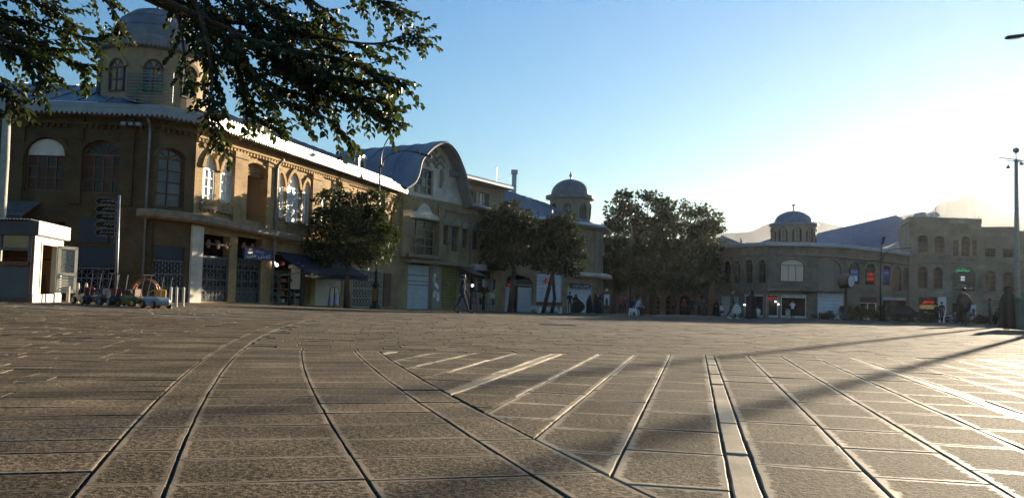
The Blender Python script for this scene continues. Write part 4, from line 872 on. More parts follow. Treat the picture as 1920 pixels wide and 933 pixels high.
for w in wins: segw.setdefault(C4.seg((w[1] + w[2]) / 2), []).append(('w', w))
for w in shops4: segw.setdefault(C4.seg((w[0] + w[1]) / 2), []).append(('s', w))
M_PINK = mat('painted_pink_sky_pane', (.55, .42, .40), .1, .1, 1, spec=.9)  # reflection of a pink sky painted into the pane colour
for i, F in enumerate(C4.F):
    holes = []; todo = []
    for k, w in segw.get(i, []):
        if k == 'w':
            p = op(F, *w[:6]); lo, hi = min(a for a, b in p), max(a for a, b in p)
            if lo < .06 or hi > F.L - .06: sh = max(.06 - lo, 0) + min(F.L - .06 - hi, 0); p = [(a + sh, b) for a, b in p]
            holes.append(p); todo.append((w[6], p))
        else:
            b = list(ground_box(F, *w)); b[0] = max(b[0], .06); b[1] = min(b[1], F.L - .06); holes.append(shop_hole(b)); todo.append(('s', b))
    wall_mesh(F, [(0, -1.2), (F.L, -1.2), (F.L, z4[i + 1]), (0, z4[i])], holes, .3).build('wall', M_Q, B4)
    for k, p in todo:
        if k == 's': interior(B4, F, *p)
        elif k == 'p': window(B4, F, p, 3, 1, M_WOOD, M_PINK, label='three-light window with a painted pink sky reflection'); hood(B4, F, p, M_QP, .2, .08)
        elif k == 'b': MB().prism(p, F.P, -.3, -.25).build('blind_arch', M_QP, B4); hood(B4, F, p, M_QP, .2, .08)
        else: window(B4, F, p, 2, 2, M_WOOD, M_GLASS if k != 'd' else M_BROWNP); hood(B4, F, p, M_QP, .16, .08)
sweep(q4, z4, [(0, -.1), (.3, -.06), (.5, .0), (.5, .1), (.38, .14), (.38, .24), (0, .3)]).build('eaves_cornice', M_ZINC, B4); valance(q4, z4, .51, .14, .25).build('valance', M_ZINC, B4)
sweep(q4, [z - 1.05 for z in z4], [(0, -.1), (.12, -.08), (.22, .0), (.12, .06), (0, .08)]).build('string_course', M_QP, B4)
sweep(q4[2:5], [2.35] * 3, [(0, -.06), (.7, -.05), (.75, 0), (.75, .08), (0, .12)]).build('shop_canopy_ledge', M_LEDGE, B4)
deck(B4, q4, [z + .2 for z in z4], 8, M_ROOF)
tc = at(1487.5, 440, 91.5); tower(B4, (tc.x, tc.y), 2.3, 6.9, 9.45, .12, 1.95, 1.3, M_QP, mat('blue_dome_metal', (.17, .21, .28), .5, .2, 2, .1, 10, metal=.25, dirt=.3), 10, 7.55, 9.1, .95, RAD(-99), ribs=30, over=.25, teeth=.22)
# finial: a small bird-like vane
fz = at(1487, 391, 91.5).z; VN = MB().tube([(tc.x, tc.y, fz - .25), (tc.x, tc.y, fz + .15), (tc.x - .05, tc.y, fz + .32)], [.09, .06, .1], 6); VN.tube([(tc.x - .25, tc.y, fz + .42), (tc.x, tc.y, fz + .36), (tc.x + .28, tc.y, fz + .46)], [.03, .13, .02], 6); VN.build('finial', M_DOME, B4)
# dark rear roofs behind the left wing and the dome
for pts in (((1352, 440), (1388, 455), (1389, 444), (1393, 462), (1345, 468)), ((1402, 452), (1405, 461), (1445, 447), (1446, 458), (1404, 466))):
    q = [at(x, y, 97) for x, y in pts]; q2 = [v + Vector((1.0, 4, 0)) for v in q]; n = len(q); MB().add(q + q2, [tuple(range(n)), tuple(range(2 * n - 1, n - 1, -1))] + [(i, (i + 1) % n, n + (i + 1) % n, n + i) for i in range(n)]).build('rear_roof', M_ROOF, B4)
def seg4(px): return C4.F[C4.seg(px)]
# ground floor shop fronts
def shopfront(B, F, x0, x1, yt, m, sash=2, fascia=.5, fm=None, glass=True):
    s0, s1, z0, z1 = ground_box(F, x0, x1, yt); mb = MB()
    for k in range(sash + 1): x = s0 + .05 + (s1 - s0 - .1) * k / sash; fbox(F, x - .05, x + .05, z0, z1 - fascia, -.2, -.1, mb)
    fbox(F, s0, s1, z0, z0 + .2, -.2, -.1, mb); fbox(F, s0, s1, z1 - fascia - .08, z1 - fascia, -.2, -.08, mb); o = mb.build('shop_front', m, B)
    fbox(F, s0, s1, z1 - fascia, z1, -.25, -.05).build('fascia_panel', fm or M_DARK, B)
    if glass: fbox(F, s0 + .1, s1 - .1, z0 + .2, z1 - fascia - .08, -.17, -.16).build('shop_glass', M_GLASS, B)
    return o
shopfront(B4, seg4(1413), 1395, 1431, 551, M_SHUTG, 1, .15, M_SHUTG, False); shopfront(B4, seg4(1448), 1437, 1459, 552, M_SHUT, 1, .5, M_SHUTG); shopfront(B4, seg4(1488), 1464, 1512, 552, M_SHUT, 1, .25, M_SHUTG, False)
F = seg4(1558); s0, s1, z0, z1 = ground_box(F, 1533, 1582, 545); shutter(B4, F, max(.1, s0), min(F.L - .1, s1), z0, z1, mat('pale_blue_white_shutter', (.58, .62, .66)), .35, label='blank pale shutter beside the street clock')
shopfront(B4, seg4(1628), 1612, 1644, 557, M_WHITEP, 2, .55, mat('dull_red_fascia', (.12, .03, .025), .6)); shopfront(B4, seg4(1678), 1656, 1700, 557, M_DARKMETAL, 3, .3, M_SHUTG)
F = seg4(1365); s0, s1, z0, z1 = ground_box(F, 1352, 1384, 555); shutter(B4, F, max(.1, s0), min(s1, F.L - .1), z0, z1, M_SHUTG, .3)
F = seg4(1448); lit_sign(F, 1438, 1458, 553.5, 562, 'ساندویچ', M_RED, 'red lit sign over the narrow shop door', d=.05)
F = seg4(1632); lit_sign(F, 1625, 1640, 508, 527, 'سفره', M_RED, 'red neon writing in an arched upper window', two='خانه', d=-.1)
for x0, x1, y0, y1, l in ((1595, 1609, 503, 528, 'blue and white poster in the arched window above the clock'), (1656, 1667, 505, 530, 'violet poster in the small arched window')):
    F = seg4((x0 + x1) / 2); a = F.rect(x0, x1, y0, y1, -.1); o = empty('window_poster', F.P((a[0] + a[1]) / 2, a[2], -.1), l, 'poster'); fbox(F, a[0], a[1], a[2], a[3], -.14, -.1).build('sheet', mat('poster_blue', (.06, .12, .34), .5, .3, 9), o); lettering(o, 'بیمه', F.P, a[0] + .08, a[1] - .08, a[2] + (a[3] - a[2]) * .75, .3, M_SW, -.095); fbox(F, a[0] + .1, a[1] - .1, a[2] + .08, a[2] + (a[3] - a[2]) * .45, -.1, -.094).build('picture', M_SW if x0 < 1600 else goods[4], o)
bulb(1454, 565, 86, 'shop_lamp', 'lamp over the narrow shop door, left of two'); bulb(1459.5, 570, 86, 'shop_lamp', 'lamp beside the narrow shop door, right of two'); bulb(1396, 571, 86, 'shop_lamp', 'lone small lamp beside the dark open shop')
# --- hall with the great slate-blue roof
H5 = empty('roofed_hall', at(1640, 470, 98), 'hall with a huge plain blue grey roof behind the low corner building', 'building')
r = [at(1532, 437, 107), at(1680, 403, 107), at(1708, 417, 101)]; e = [at(1532, 466, 97), at(1650, 466, 97), at(1709, 474, 96)]
seam_roof(H5, 'roof', e[0], e[1], r[0], r[1], 10, mat('slate_blue_roof', (.155, .17, .225), .6, .12, .8, .1, 5, metal=.15, dirt=.25), .03); seam_roof(H5, 'roof', e[1], at(1700, 447, 97.5), r[1], r[2], 4, MATS['slate_blue_roof'], .03)
q = [at(1652, 471, 96.6), at(1709, 476, 95.6), at(1709, 430, 97), at(1700, 446, 97.3)]; MB().add(q + [v + Vector((0, .3, 0)) for v in q], [(0, 1, 2, 3), (7, 6, 5, 4), (0, 4, 5, 1), (1, 5, 6, 2), (2, 6, 7, 3), (3, 7, 4, 0)]).build('gable_wall', M_WHPL, H5)
MB().hexa([Vector((v.x, v.y, z)) for z in (-1, 6.4) for v in (e[0] + Vector((0, .3, 0)), e[2] + Vector((0, .5, 0)), r[2] + Vector((2, 4, 0)), r[0] + Vector((0, 4, 0)))]).build('body', M_QP, H5)
# --- the tall plain building at the right
q5 = [plan(1705, 89.6), plan(1841, 87.6), plan(1912, 86.2), plan(1990, 85)]
B5 = empty('three_storey_building', (q5[1][0], q5[1][1], G(*q5[1])), 'three storey sandy brick building with a flat grey parapet at the right', 'building')
C5 = Chain(q5); M_R = brick_mat('brick_tall', C5.F[0].u, (.34, .275, .19), (.29, .23, .155), (.36, .3, .22)); z5 = [10.1, 9.85, 9.25]
W5 = [('round', 1721, 1739, 499, 540, None), ('round', 1750, 1768, 500, 541, None), ('round', 1786, 1830, 499, 545, 517), ('round', 1721, 1740, 440, 473, 446), ('round', 1752, 1771, 442, 475, 448), ('rect', 1787, 1797, 449, 480, None), ('round', 1802, 1818, 442, 480, 450), ('rect', 1823, 1832, 449, 480, None), ('rect', 1847, 1868, 465, 481, None), ('rect', 1880, 1900, 466, 482, None), ('round', 1847, 1867, 506, 546, None), ('round', 1880, 1901, 508, 547, None), ('rect', 1925, 1950, 466, 482, None), ('round', 1926, 1950, 509, 549, None)]
S5 = [(1722, 1756, 557), (1786, 1818, 568), (1838, 1882, 560)]
hz = [9.95, 9.7, 9.1]
for i, F in enumerate(C5.F):
    zt0 = (10.0, 9.35, 9.0)[i]; zt1 = (9.75, 9.2, 8.9)[i]; holes = []; todo = []
    for w in W5:
        if C5.seg((w[1] + w[2]) / 2) == i: p = op(F, *w); holes.append(p); todo.append((w, p))
    sh = [list(ground_box(F, *w)) for w in S5 if C5.seg((w[0] + w[1]) / 2) == i]
    wall_mesh(F, [(0, -1.2), (F.L, -1.2), (F.L, zt1), (0, zt0)], holes + [shop_hole(b) for b in sh], .3).build('wall', M_R, B5)
    for w, p in todo:
        if w[1] == 1786: MB().prism(p, F.P, -.3, -.2).build('arch_panel', mat('green_black_panel', (.03, .045, .035), .5, .3, 2), B5)
        else: window(B5, F, p, 2, 3, M_WOOD, M_GLASS)
        hood(B5, F, p, M_R, .18, .1)
        fbox(F, p[0][0] - .08, p[1][0] + .08, p[0][1] - .12, p[0][1] - .003, -.05, .12).build('window_sill', M_QP, B5)
    for b in sh: interior(B5, F, *b)
    for z in (5.75,): fbox(F, 0.01, F.L - .01, z, z + .14, .003, .14).build('string_course', M_QP, B5)
F = C5.F[0]; sweep(q5[:2], [9.98, 9.73], [(-7, .1), (-.1, .1), (-.1, -.02), (.25, -.02), (.25, .5), (.05, .56), (-7, .6)]).build('parapet', M_GREYPL, B5)
F = C5.F[1]; fbox(F, .02, F.L, 9.18, 9.42, -.3, .1).build('parapet', M_QP, B5)
F = C5.F[1]
for x in (1857.5, 1890): a = F.rect(x - 12, x + 12, 443, 462); hood(B5, F, outline('round', a[0], a[1], a[2], a[3], a[2] + .3), M_R, .14, .08)
deck(B5, q5[:3], [9.9, 9.2, 9.0], 9, M_GREYPL); deck(B5, q5[2:], [9.0, 8.9], 9, M_GREYPL)
for px, l in ((1728, 'left of the two grey rooftop ventilator cowls'), (1747, 'right of the two grey rooftop ventilator cowls')):
    p = at(px, 412, 93); o = empty('roof_cowl', p, l, 'vent'); sg_ = -1 if px < 1740 else 1; mb = MB()
    mb.prism([(x, z) for x, z in [(-.28 * sg_, -.2), (.3 * sg_, -.2), (.3 * sg_, .25), (.72 * sg_, .42), (.5 * sg_, .72), (.1 * sg_, .84), (-.25 * sg_, .7), (-.4 * sg_, .4)]], lambda s, z, d: Vector((p.x + s, p.y + d, p.z + z)), -.45, .45); mb.build('cowl', M_ZINC, o); MB().box((p.x, p.y, p.z - .3), (.7, .7, .5)).build('base', M_GREYPL, o)
for px, h in ((1754.5, 386), (1835, 402)): p = at(px, 416, 91); t = at(px, h, 91); o = empty('roof_mast', (p.x, p.y, p.z - .4), 'thin pole standing on the flat roof by the %s' % ('ventilator cowls' if px < 1800 else 'parapet end'), 'pole'); MB().tube([(p.x, p.y, p.z - .4), (t.x, t.y, t.z)], .03, 5).build('pole', M_PIPE, o); MB().box((p.x, p.y, p.z - .35), (.3, .3, .08)).build('foot', M_PIPE, o)
F = C5.F[0]; shopfront(B5, F, 1722, 1756, 557, M_BROWNP, 2, .5, goods[4]); lit_sign(F, 1727, 1752, 562, 570, 'فلافل', M_RED, 'red lit lettering over an amber shop window', d=.05); a = F.rect(1724, 1755, 571, 579, .02); fbox(F, a[0], a[1], a[2], a[3], -.02, .03).build('amber_panel', mat('amber_lit_panel', (.55, .3, .08), .6, .2, emit=.03), B5)
a = F.rect(1758, 1773, 553, 603); fbox(F, a[0], a[1], G(*F.P(a[0], 0)[:2]), a[3], .003, .3).build('white_pier', M_SHUT, B5); fbox(F, a[0] - .2, a[1] + .2, a[3], a[3] + .3, .003, .4).build('pier_cap', M_SHUT, B5)
a = F.rect(1819, 1829, 571, 604); fbox(F, a[0], a[1], G(*F.P(a[0], 0)[:2]), a[3], .003, .35).build('cash_machine', M_SHUT, B5); fbox(F, a[0] + .12, a[1] - .12, a[2] + .8, a[2] + 1.4, .352, .37).build('machine_screen', M_DARK, B5)
s0, s1, z0, z1 = ground_box(C5.seg(1860) and C5.F[C5.seg(1860)], 1838, 1882, 560); grille(B5, C5.F[C5.seg(1860)], s0, s1, z0, z1, M_CREAM, .28, .0, 3)
a = C5.F[0].rect(1735, 1785, 548, 556); fbox(C5.F[0], a[0], a[1], a[2], a[3], .003, .5).build('shop_canopy_ledge', M_GREYPL, B5)
F = C5.F[0]; a = F.rect(1788, 1828, 499, 545, -.15); NS = empty('arch_sign', F.P(a[0], a[2]), 'dark arched panel lettered in green neon and white Persian writing', 'sign')
fbox(F, a[0] + .2, a[1] - .2, a[2] + .1, a[2] + 1.9, -.19, -.16).build('backing', MATS['green_black_panel'], NS)
a = F.rect(1792, 1818, 501, 511, -.1); lettering(NS, 'سینما فلسطین', F.P, a[0], a[1], (a[2] + a[3]) / 2, a[3] - a[2], M_GRN, -.12)
a = F.rect(1801.5, 1809, 517.5, 526, -.1); mb = MB(); hh = (a[3] - a[2]) / 2; fbox(F, a[0], a[1], a[2], a[2] + hh * .85, -.15, -.12, mb); fbox(F, a[0], a[1], a[2] + hh * 1.15, a[3], -.15, -.12, mb); mb.build('white_square_mark', mat('white_lit_square', (.8, .78, .85), .5, 0, emit=.12), NS)
a = F.rect(1796, 1814, 531, 536, -.1); lettering(NS, 'صدای آشنا', F.P, a[0], a[1], (a[2] + a[3]) / 2, a[3] - a[2], M_SW, -.12); a = F.rect(1788, 1804, 537, 541, -.1); lettering(NS, '۳۸۲۶۲۲۲۷', F.P, a[0], a[1], (a[2] + a[3]) / 2, a[3] - a[2], mat('yellow_letters', (.7, .55, .2), .5), -.12); a = F.rect(1808, 1824, 537.5, 542, -.1); lettering(NS, 'تلفن رزرو', F.P, a[0], a[1], (a[2] + a[3]) / 2, a[3] - a[2], M_SW, -.12)
# --- mountains far off
def mountains(name, pts, Y, base, m):
    out = mpoly(pts, 6); mb = MB(); rows = []; nz_ = lambda a, b: noise.noise(Vector((a * .13, b * 1.7, 3.3))) * 2
    crest = [at(x, y, Y) for x, y in out]
    for k in range(7):
        t = k / 6; rows.append([Vector((c.x * (1 - .25 * t), Y * (1 - .25 * t), (c.z + 2) * (1 - t) ** 1.25 - 2 + nz_(i, k) * c.z * .12 * (0 if k in (0, 6) else 1))) for i, c in enumerate(crest)])
    mb.loft(rows, closed=False); mb.add([v for v in rows[0]] + [Vector((v.x, v.y * 1.2, -2)) for v in rows[0]], [(i, i + 1, len(rows[0]) + i + 1, len(rows[0]) + i) for i in range(len(rows[0]) - 1)])
    return mb.build(name, m, kind='structure', smooth=True)
M_MT = mat('dry_mountain', (.16, .15, .14), .95, .3, .004, .8, .03)
mountains('mountains', [(1080, 478), (1200, 468), (1300, 455), (1355, 438), (1385, 436), (1410, 433), (1440, 420), (1490, 412), (1530, 414), (1560, 421), (1590, 426), (1620, 428), (1660, 420), (1690, 405), (1715, 399), (1730, 397), (1745, 396), (1765, 379), (1790, 376), (1810, 367), (1830, 369), (1870, 392), (1920, 402), (2050, 420), (2300, 470), (2600, 520)], 1500, 0, M_MT)
# --- dim brick building down the street, behind the plane trees
q6 = [plan(1118, 106), plan(1345, 99)]; F6 = Facade(*q6); B6 = empty('street_building', (q6[0][0], q6[0][1], G(*q6[0])), 'low dark brick building with arched doorways, behind the plane trees', 'building')
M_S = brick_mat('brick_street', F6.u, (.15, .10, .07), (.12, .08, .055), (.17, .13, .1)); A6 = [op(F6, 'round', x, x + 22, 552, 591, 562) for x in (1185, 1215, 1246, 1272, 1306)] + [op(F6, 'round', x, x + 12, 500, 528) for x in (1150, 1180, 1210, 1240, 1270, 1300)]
wall_mesh(F6, [(0, -1.2), (F6.L, -1.2), (F6.L, 6.4), (0, 6.4)], A6, .35).build('wall', M_S, B6)
for i, p in enumerate(A6): window(B6, F6, p, 2, 3, M_BROWNP, M_GLASS, d=-.3); hood(B6, F6, p, M_S, .2, .08)
sweep(q6, [6.35, 6.35], [(0, -.1), (.25, 0), (.25, .15), (0, .2)]).build('cornice', M_LEDGE, B6); deck(B6, q6, [6.3, 6.3], 8, M_GREYPL)
# ------------------------------------------------------------------ trees
def leaf_mat(name, c1, c2, trans=.3):
    m = bpy.data.materials.new(name); m.use_nodes = True; t = m.node_tree; N = t.nodes; L = t.links; b = N['Principled BSDF']; b.inputs['Roughness'].default_value = .5; b.inputs['Specular IOR Level'].default_value = .35
    g = N.new('ShaderNodeNewGeometry'); n = N.new('ShaderNodeTexNoise'); n.inputs['Scale'].default_value = 2.3; n.inputs['Detail'].default_value = 5; L.new(g.outputs['Position'], n.inputs['Vector'])
    r = N.new('ShaderNodeMapRange'); r.inputs[1].default_value = .35; r.inputs[2].default_value = .68; L.new(n.outputs[0], r.inputs[0])
    a = N.new('ShaderNodeMath'); a.operation = 'MULTIPLY_ADD'; a.inputs[1].default_value = .45; L.new(g.outputs['Random Per Island'], a.inputs[0]); L.new(r.outputs[0], a.inputs[2])
    mx = N.new('ShaderNodeMix'); mx.data_type = 'RGBA'; mx.inputs[6].default_value = tuple(c1) + (1,); mx.inputs[7].default_value = tuple(c2) + (1,); L.new(a.outputs[0], mx.inputs[0]); L.new(mx.outputs[2], b.inputs['Base Color'])
    tr = N.new('ShaderNodeBsdfTranslucent'); hs = N.new('ShaderNodeHueSaturation'); hs.inputs['Value'].default_value = 1.6; hs.inputs['Hue'].default_value = .48; L.new(mx.outputs[2], hs.inputs['Color']); L.new(hs.outputs[0], tr.inputs[0])
    ms = N.new('ShaderNodeMixShader'); ms.inputs[0].default_value = trans; L.new(b.outputs[0], ms.inputs[1]); L.new(tr.outputs[0], ms.inputs[2]); L.new(ms.outputs[0], N['Material Output'].inputs['Surface']); return m
M_BARK = mat('bark', (.075, .055, .04), .9, .35, 6, .8, 25); M_LEAF1 = leaf_mat('leaf_near', (.007, .014, .004), (.028, .044, .009), .34); M_LEAF2 = leaf_mat('leaf_street', (.008, .017, .005), (.028, .042, .010), .26); M_LEAF3 = leaf_mat('leaf_far', (.007, .014, .005), (.030, .042, .010), .28); M_AUT = leaf_mat('leaf_yellowing', (.06, .05, .008), (.1, .075, .012), .3)
RT = random.Random(11)
def rvec(r=1.):
    while True:
        v = Vector((RT.uniform(-1, 1), RT.uniform(-1, 1), RT.uniform(-1, 1)))
        if .01 < v.length_squared < 1: return v * r
def leaf(mb, p, d, nrm, l, w):
    """pointed leaf of four facets, folded along its rib"""
    d = d.normalized(); s = d.cross(nrm); s = s.normalized() if s.length > 1e-4 else Vector((1, 0, 0)); up = s.cross(d) * (w * .28)
    if w > .05 and l > .15: mb.add([p, p + d * l * .38 + s * w * .5 + up, p + d * l, p + d * l * .38 - s * w * .5 + up, p + d * l * .45], [(0, 1, 4), (1, 2, 4), (2, 3, 4), (3, 0, 4)])
    else: mb.add([p, p + d * l * .2 + s * w * .42 + up * .8, p + d * l * .55 + s * w * .46 + up, p + d * l, p + d * l * .55 - s * w * .46 + up, p + d * l * .2 - s * w * .42 + up * .8, p + d * l * .5], [(0, 1, 6), (1, 2, 6), (2, 3, 6), (3, 4, 6), (4, 5, 6), (5, 0, 6)])
def clump_tree(name, label, base, trunk, lobes, nclump, per, lsize, m, group, cr=.5, rt=.16, cat='tree'):
    """trunk: list of (point, radius); lobes: (centre, radii)"""
    T = empty(name, base, label, cat, group); mb = MB(); mb.tube([p for p, r in trunk], [r for p, r in trunk], 9); top = trunk[-1][0]
    cl = []; W = [l[1][0] * l[1][1] * l[1][2] for l in lobes]
    for k in range(nclump):
        c, r = RT.choices(lobes, W)[0]; v = rvec(); v = v.normalized() * (v.length ** .45) * .93; cl.append((c + Vector((v.x * r[0], v.y * r[1], v.z * r[2])), v))
    for c, r in lobes:
        st = trunk[-1 if len(trunk) < 3 else RT.choice((-1, -2))][0]; mid = st.lerp(c, .5) + rvec(.25) - Vector((0, 0, .1)); mb.tube([st, mid, c], [rt * .6, rt * .4, rt * .16], 6)
        for q, v in RT.sample(cl, min(len(cl), 5)):
            if (q - c).length < max(r) * 1.1: mb.tube([mid, mid.lerp(q, .6) + rvec(.12), q], [rt * .22, rt * .14, rt * .05], 4)
    mb.build('trunk', M_BARK, T, smooth=True); mb = MB()
    for c, v in cl:
        rad = cr * RT.choice((.4, .6, .8, 1.0, 1.25)); out = (v + Vector((0, 0, .25))).normalized()
        for k in range(int(per * RT.uniform(.6, 1.3))):
            o = rvec(rad); o.z *= .7; d = (o * .8 + out * .3 * rad + rvec(rad * .7) - Vector((0, 0, .25 * rad))); s = lsize * RT.uniform(.65, 1.25); leaf(mb, c + o, d, rvec() + Vector((0, 0, .6)), s, s * .7)
    mb.build('crown', m, T, kind='stuff'); return T
def lobe(px, py, Y, rx, ry, rd=None): c = at(px, py, Y); k = Y / F_PX; return (c, (rx * k, (rd or rx) * k, ry * k))
g1 = ground_at(650, 46.5); clump_tree('street_tree', 'dense round street tree beside the tall lamp post', g1, [(g1 - Vector((0, 0, .1)), .2), (at(650, 540, 46.5), .15), (at(652, 500, 46.5), .13), (at(655, 470, 46.5), .11)],
  [lobe(660, 430, 46.5, 78, 62), lobe(620, 400, 46.8, 40, 38), lobe(690, 385, 46.3, 45, 30), lobe(700, 450, 46.5, 48, 50), lobe(620, 465, 46.2, 45, 35), lobe(655, 375, 46.6, 38, 22)], 210, 56, .2, M_LEAF2, 'street trees along the shops')
g1 = ground_at(956, 66); clump_tree('street_tree', 'single leaning street tree in front of the striped shutters', g1, [(g1 - Vector((0, 0, .1)), .22), (at(960, 545, 66), .2), (at(964, 505, 66), .16), (at(960, 470, 66), .13)],
  [lobe(950, 440, 66, 48, 48), lobe(925, 415, 66.4, 22, 24), lobe(970, 405, 65.6, 32, 26), lobe(930, 480, 66, 28, 30), lobe(975, 460, 66, 30, 36)], 170, 52, .26, M_LEAF2, 'street trees along the shops', .6)
g1 = ground_at(1030, 67); T = clump_tree('street_tree', 'forked street tree in front of the pale blank shop front', g1, [(ground_at(1018, 67) - Vector((0, 0, .1)), .17), (at(1028, 545, 67), .16), (at(1036, 515, 67), .15), (at(1040, 480, 67), .12)],
  [lobe(1045, 445, 67, 46, 40), lobe(1060, 480, 67, 42, 34), lobe(1020, 470, 67.4, 34, 36), lobe(1045, 415, 66.7, 30, 22)], 170, 52, .26, M_LEAF2, 'street trees along the shops', .6)
MB().tube([ground_at(1034, 67) - Vector((0, 0, .1)), at(1040, 560, 67), at(1038, 535, 67), at(1037, 515, 67)], [.15, .14, .12, .12], 8).build('second_stem', M_BARK, T, smooth=True)
for nm, lb, px, Y, lobes, n in (
  ('plane_tree', 'tallest dark plane tree at the mouth of the street', 1205, 93, [(1190, 395, 62, 42), (1230, 420, 60, 50), (1165, 430, 42, 45), (1200, 470, 66, 55), (1180, 385, 30, 26)], 230),
  ('plane_tree', 'broad plane tree second from the left in the street', 1262, 96, [(1262, 410, 38, 36), (1275, 455, 52, 48), (1250, 495, 50, 40)], 170),
  ('plane_tree', 'plane tree with sunlit right edge, rightmost of the street group', 1322, 92, [(1322, 415, 30, 30), (1330, 445, 27, 40), (1310, 470, 38, 42), (1318, 505, 36, 28)], 150),
  ('plane_tree', 'low leafy plane tree nearest the small dome building', 1150, 88, [(1148, 450, 22, 36), (1160, 490, 40, 45), (1150, 515, 32, 30)], 130),
  ('plane_tree', 'low young plane tree in front of the street group', 1225, 84, [(1205, 490, 40, 42), (1240, 515, 52, 34), (1195, 460, 22, 26), (1290, 520, 46, 28)], 190)):
    g1 = ground_at(px, Y); clump_tree(nm, lb, g1, [(g1 - Vector((0, 0, .1)), .36), (at(px, 560, Y), .3), (at(px + 3, 520, Y), .26), (at(px, 480, Y), .2)], [lobe(x, y, Y + RT.uniform(-2, 2), rx, ry, rx * .9) for x, y, rx, ry in lobes], int(n * .72), 52, .38, M_LEAF3, 'plane trees in the street gap', .85, .3)

# --- the near tree whose branches hang into the top of the picture
NT = empty('overhanging_tree', (-7.6, 7.6, 0), 'leafy near tree with branches hanging down from the upper left', 'tree')
YN = 8.6
def pn_(px, py, dY=0.): return at(px, py, YN + dY)
hub = Vector((-6.6, 8.0, 4.3)); trunk_mb = MB(); trunk_mb.tube([(-7.6, 7.6, -.1), (-7.55, 7.6, .4), (-7.4, 7.65, 1.6), (-7.1, 7.8, 3.0), hub, (-6.2, 8.3, 5.8), (-6.0, 8.6, 7.2)], [.3, .25, .22, .2, .17, .1, .04], 10)
BR = [  # picture course of every branch, depth offsets at start and end, twig density
 ([(250, -150), (330, -60), (420, 40), (520, 110), (620, 165), (690, 200), (722, 225)], 0, -.2, 1.25), ([(420, 40), (500, 50), (560, 62), (680, 82), (745, 76), (785, 64)], 0, .3, .95), ([(470, 75), (560, 95), (640, 112), (690, 130), (750, 155)], -.3, -.5, 1.1),
 ([(430, 55), (470, 130), (520, 185), (600, 215), (650, 252)], -.4, -.6, .8), ([(470, 90), (560, 140), (640, 175), (700, 185), (735, 200)], .3, .1, 1.15), ([(350, -40), (385, 60), (398, 150), (392, 210), (415, 262)], -.6, -.8, .95), ([(340, -30), (420, 80), (450, 150), (470, 215), (525, 245)], -.2, -.5, .95),
 ([(500, -90), (560, -20), (610, 20), (632, 42)], .5, .6, 1.0), ([(600, -60), (680, -10), (720, 5), (746, 32)], .6, .4, .9), ([(300, -120), (440, -30), (540, 30), (610, 60)], .4, .8, 1.1), ([(400, -60), (480, 20), (560, 110), (620, 140), (690, 160)], .1, -.2, 1.2),
 ([(360, -60), (450, 30), (540, 90), (600, 130), (650, 150)], .2, .4, 1.1), ([(420, -40), (500, 10), (590, 70), (660, 105)], .3, .2, 1.1), ([(380, -20), (430, 90), (500, 150), (560, 175), (610, 195)], .1, .1, 1.0),
 ([(-120, -40), (-20, 20), (70, 45), (150, 68), (192, 72)], 0, .2, .8), ([(-100, 10), (20, 55), (100, 95), (160, 130)], -.2, .1, 1.0), ([(-100, 0), (0, 70), (55, 110), (88, 150)], -.3, -.3, .9), ([(-100, 60), (-30, 130), (8, 165), (30, 195)], -.5, -.4, .9), ([(-60, -60), (40, -10), (100, 20), (130, 50)], .3, .4, 1.1), ([(-80, -20), (-10, 30), (40, 75), (70, 95)], .1, .2, 1.1),
 ([(130, -90), (180, -20), (205, 10), (228, 40)], .2, 0, .35), ([(230, -90), (300, -30), (335, 40), (345, 100), (350, 150)], -.1, -.4, .4), ([(260, -80), (345, -10), (378, 50), (384, 120)], .2, 0, .9)]
twmb = MB(); leaves = []
for pts, d0, d1, dens in BR:
    n = len(pts); P3 = [pn_(x, y, d0 + (d1 - d0) * i / (n - 1) + RT.uniform(-.08, .08)) for i, (x, y) in enumerate(pts)]
    sm = [Vector(q) for q in mpoly([tuple(p) for p in P3], 4)]; m = len(sm)
    st = hub.lerp(sm[0], .02); trunk_mb.tube([hub, hub.lerp(sm[0], .5) + Vector((0, 0, .25)), sm[0]], [.07, .04, .025], 6)
    trunk_mb.tube(sm, [.022 * (1 - .85 * i / (m - 1)) + .003 for i in range(m)], 6)
    L_ = sum((b - a).length for a, b in zip(sm, sm[1:])); nt_ = int(L_ * 24 * dens)
    for k in range(nt_ + 1):
        t = (k + RT.random() * .7) / (nt_ + 1) if k < nt_ else .995
        if t < .08: continue
        i = min(m - 2, int(t * (m - 1))); p = sm[i].lerp(sm[i + 1], t * (m - 1) - i); ax = (sm[i + 1] - sm[i]).normalized()
        d = (ax * RT.uniform(.5, 1.1) + rvec(.95) + Vector((0, 0, -.12))).normalized(); l = RT.uniform(.16, .62) * (1.05 - .5 * t) if k < nt_ else .25
        tip = p + d * l + Vector((0, 0, -.05 * l)); twmb.tube([p, p.lerp(tip, .5) + rvec(.01), tip], [.006, .004, .002], 3, False)
        nl = max(4, int(l / .032))
        for j in range(nl + 1):
            q = p.lerp(tip, (j + .6) / (nl + .6)); sd = d.cross(Vector((0, 0, 1))); sd = sd.normalized() if sd.length > .05 else Vector((1, 0, 0)); dd = d * .55 + sd * (1 if j % 2 else -1) * RT.uniform(.5, .9) + Vector((0, 0, -.55)) + rvec(.35)
            s = RT.uniform(.052, .088); leaves.append((q, dd, Vector((0, 0, 1)) + rvec(.8), s))
vis = lambda q: (lambda c: c.z < 0 and 0 < 960 + F_PX * c.x / -c.z < 1920 and 0 < 466.5 - F_PX * c.y / -c.z < 933)(ROT.transposed() @ (q - Vector((0, 0, CAM_H))))
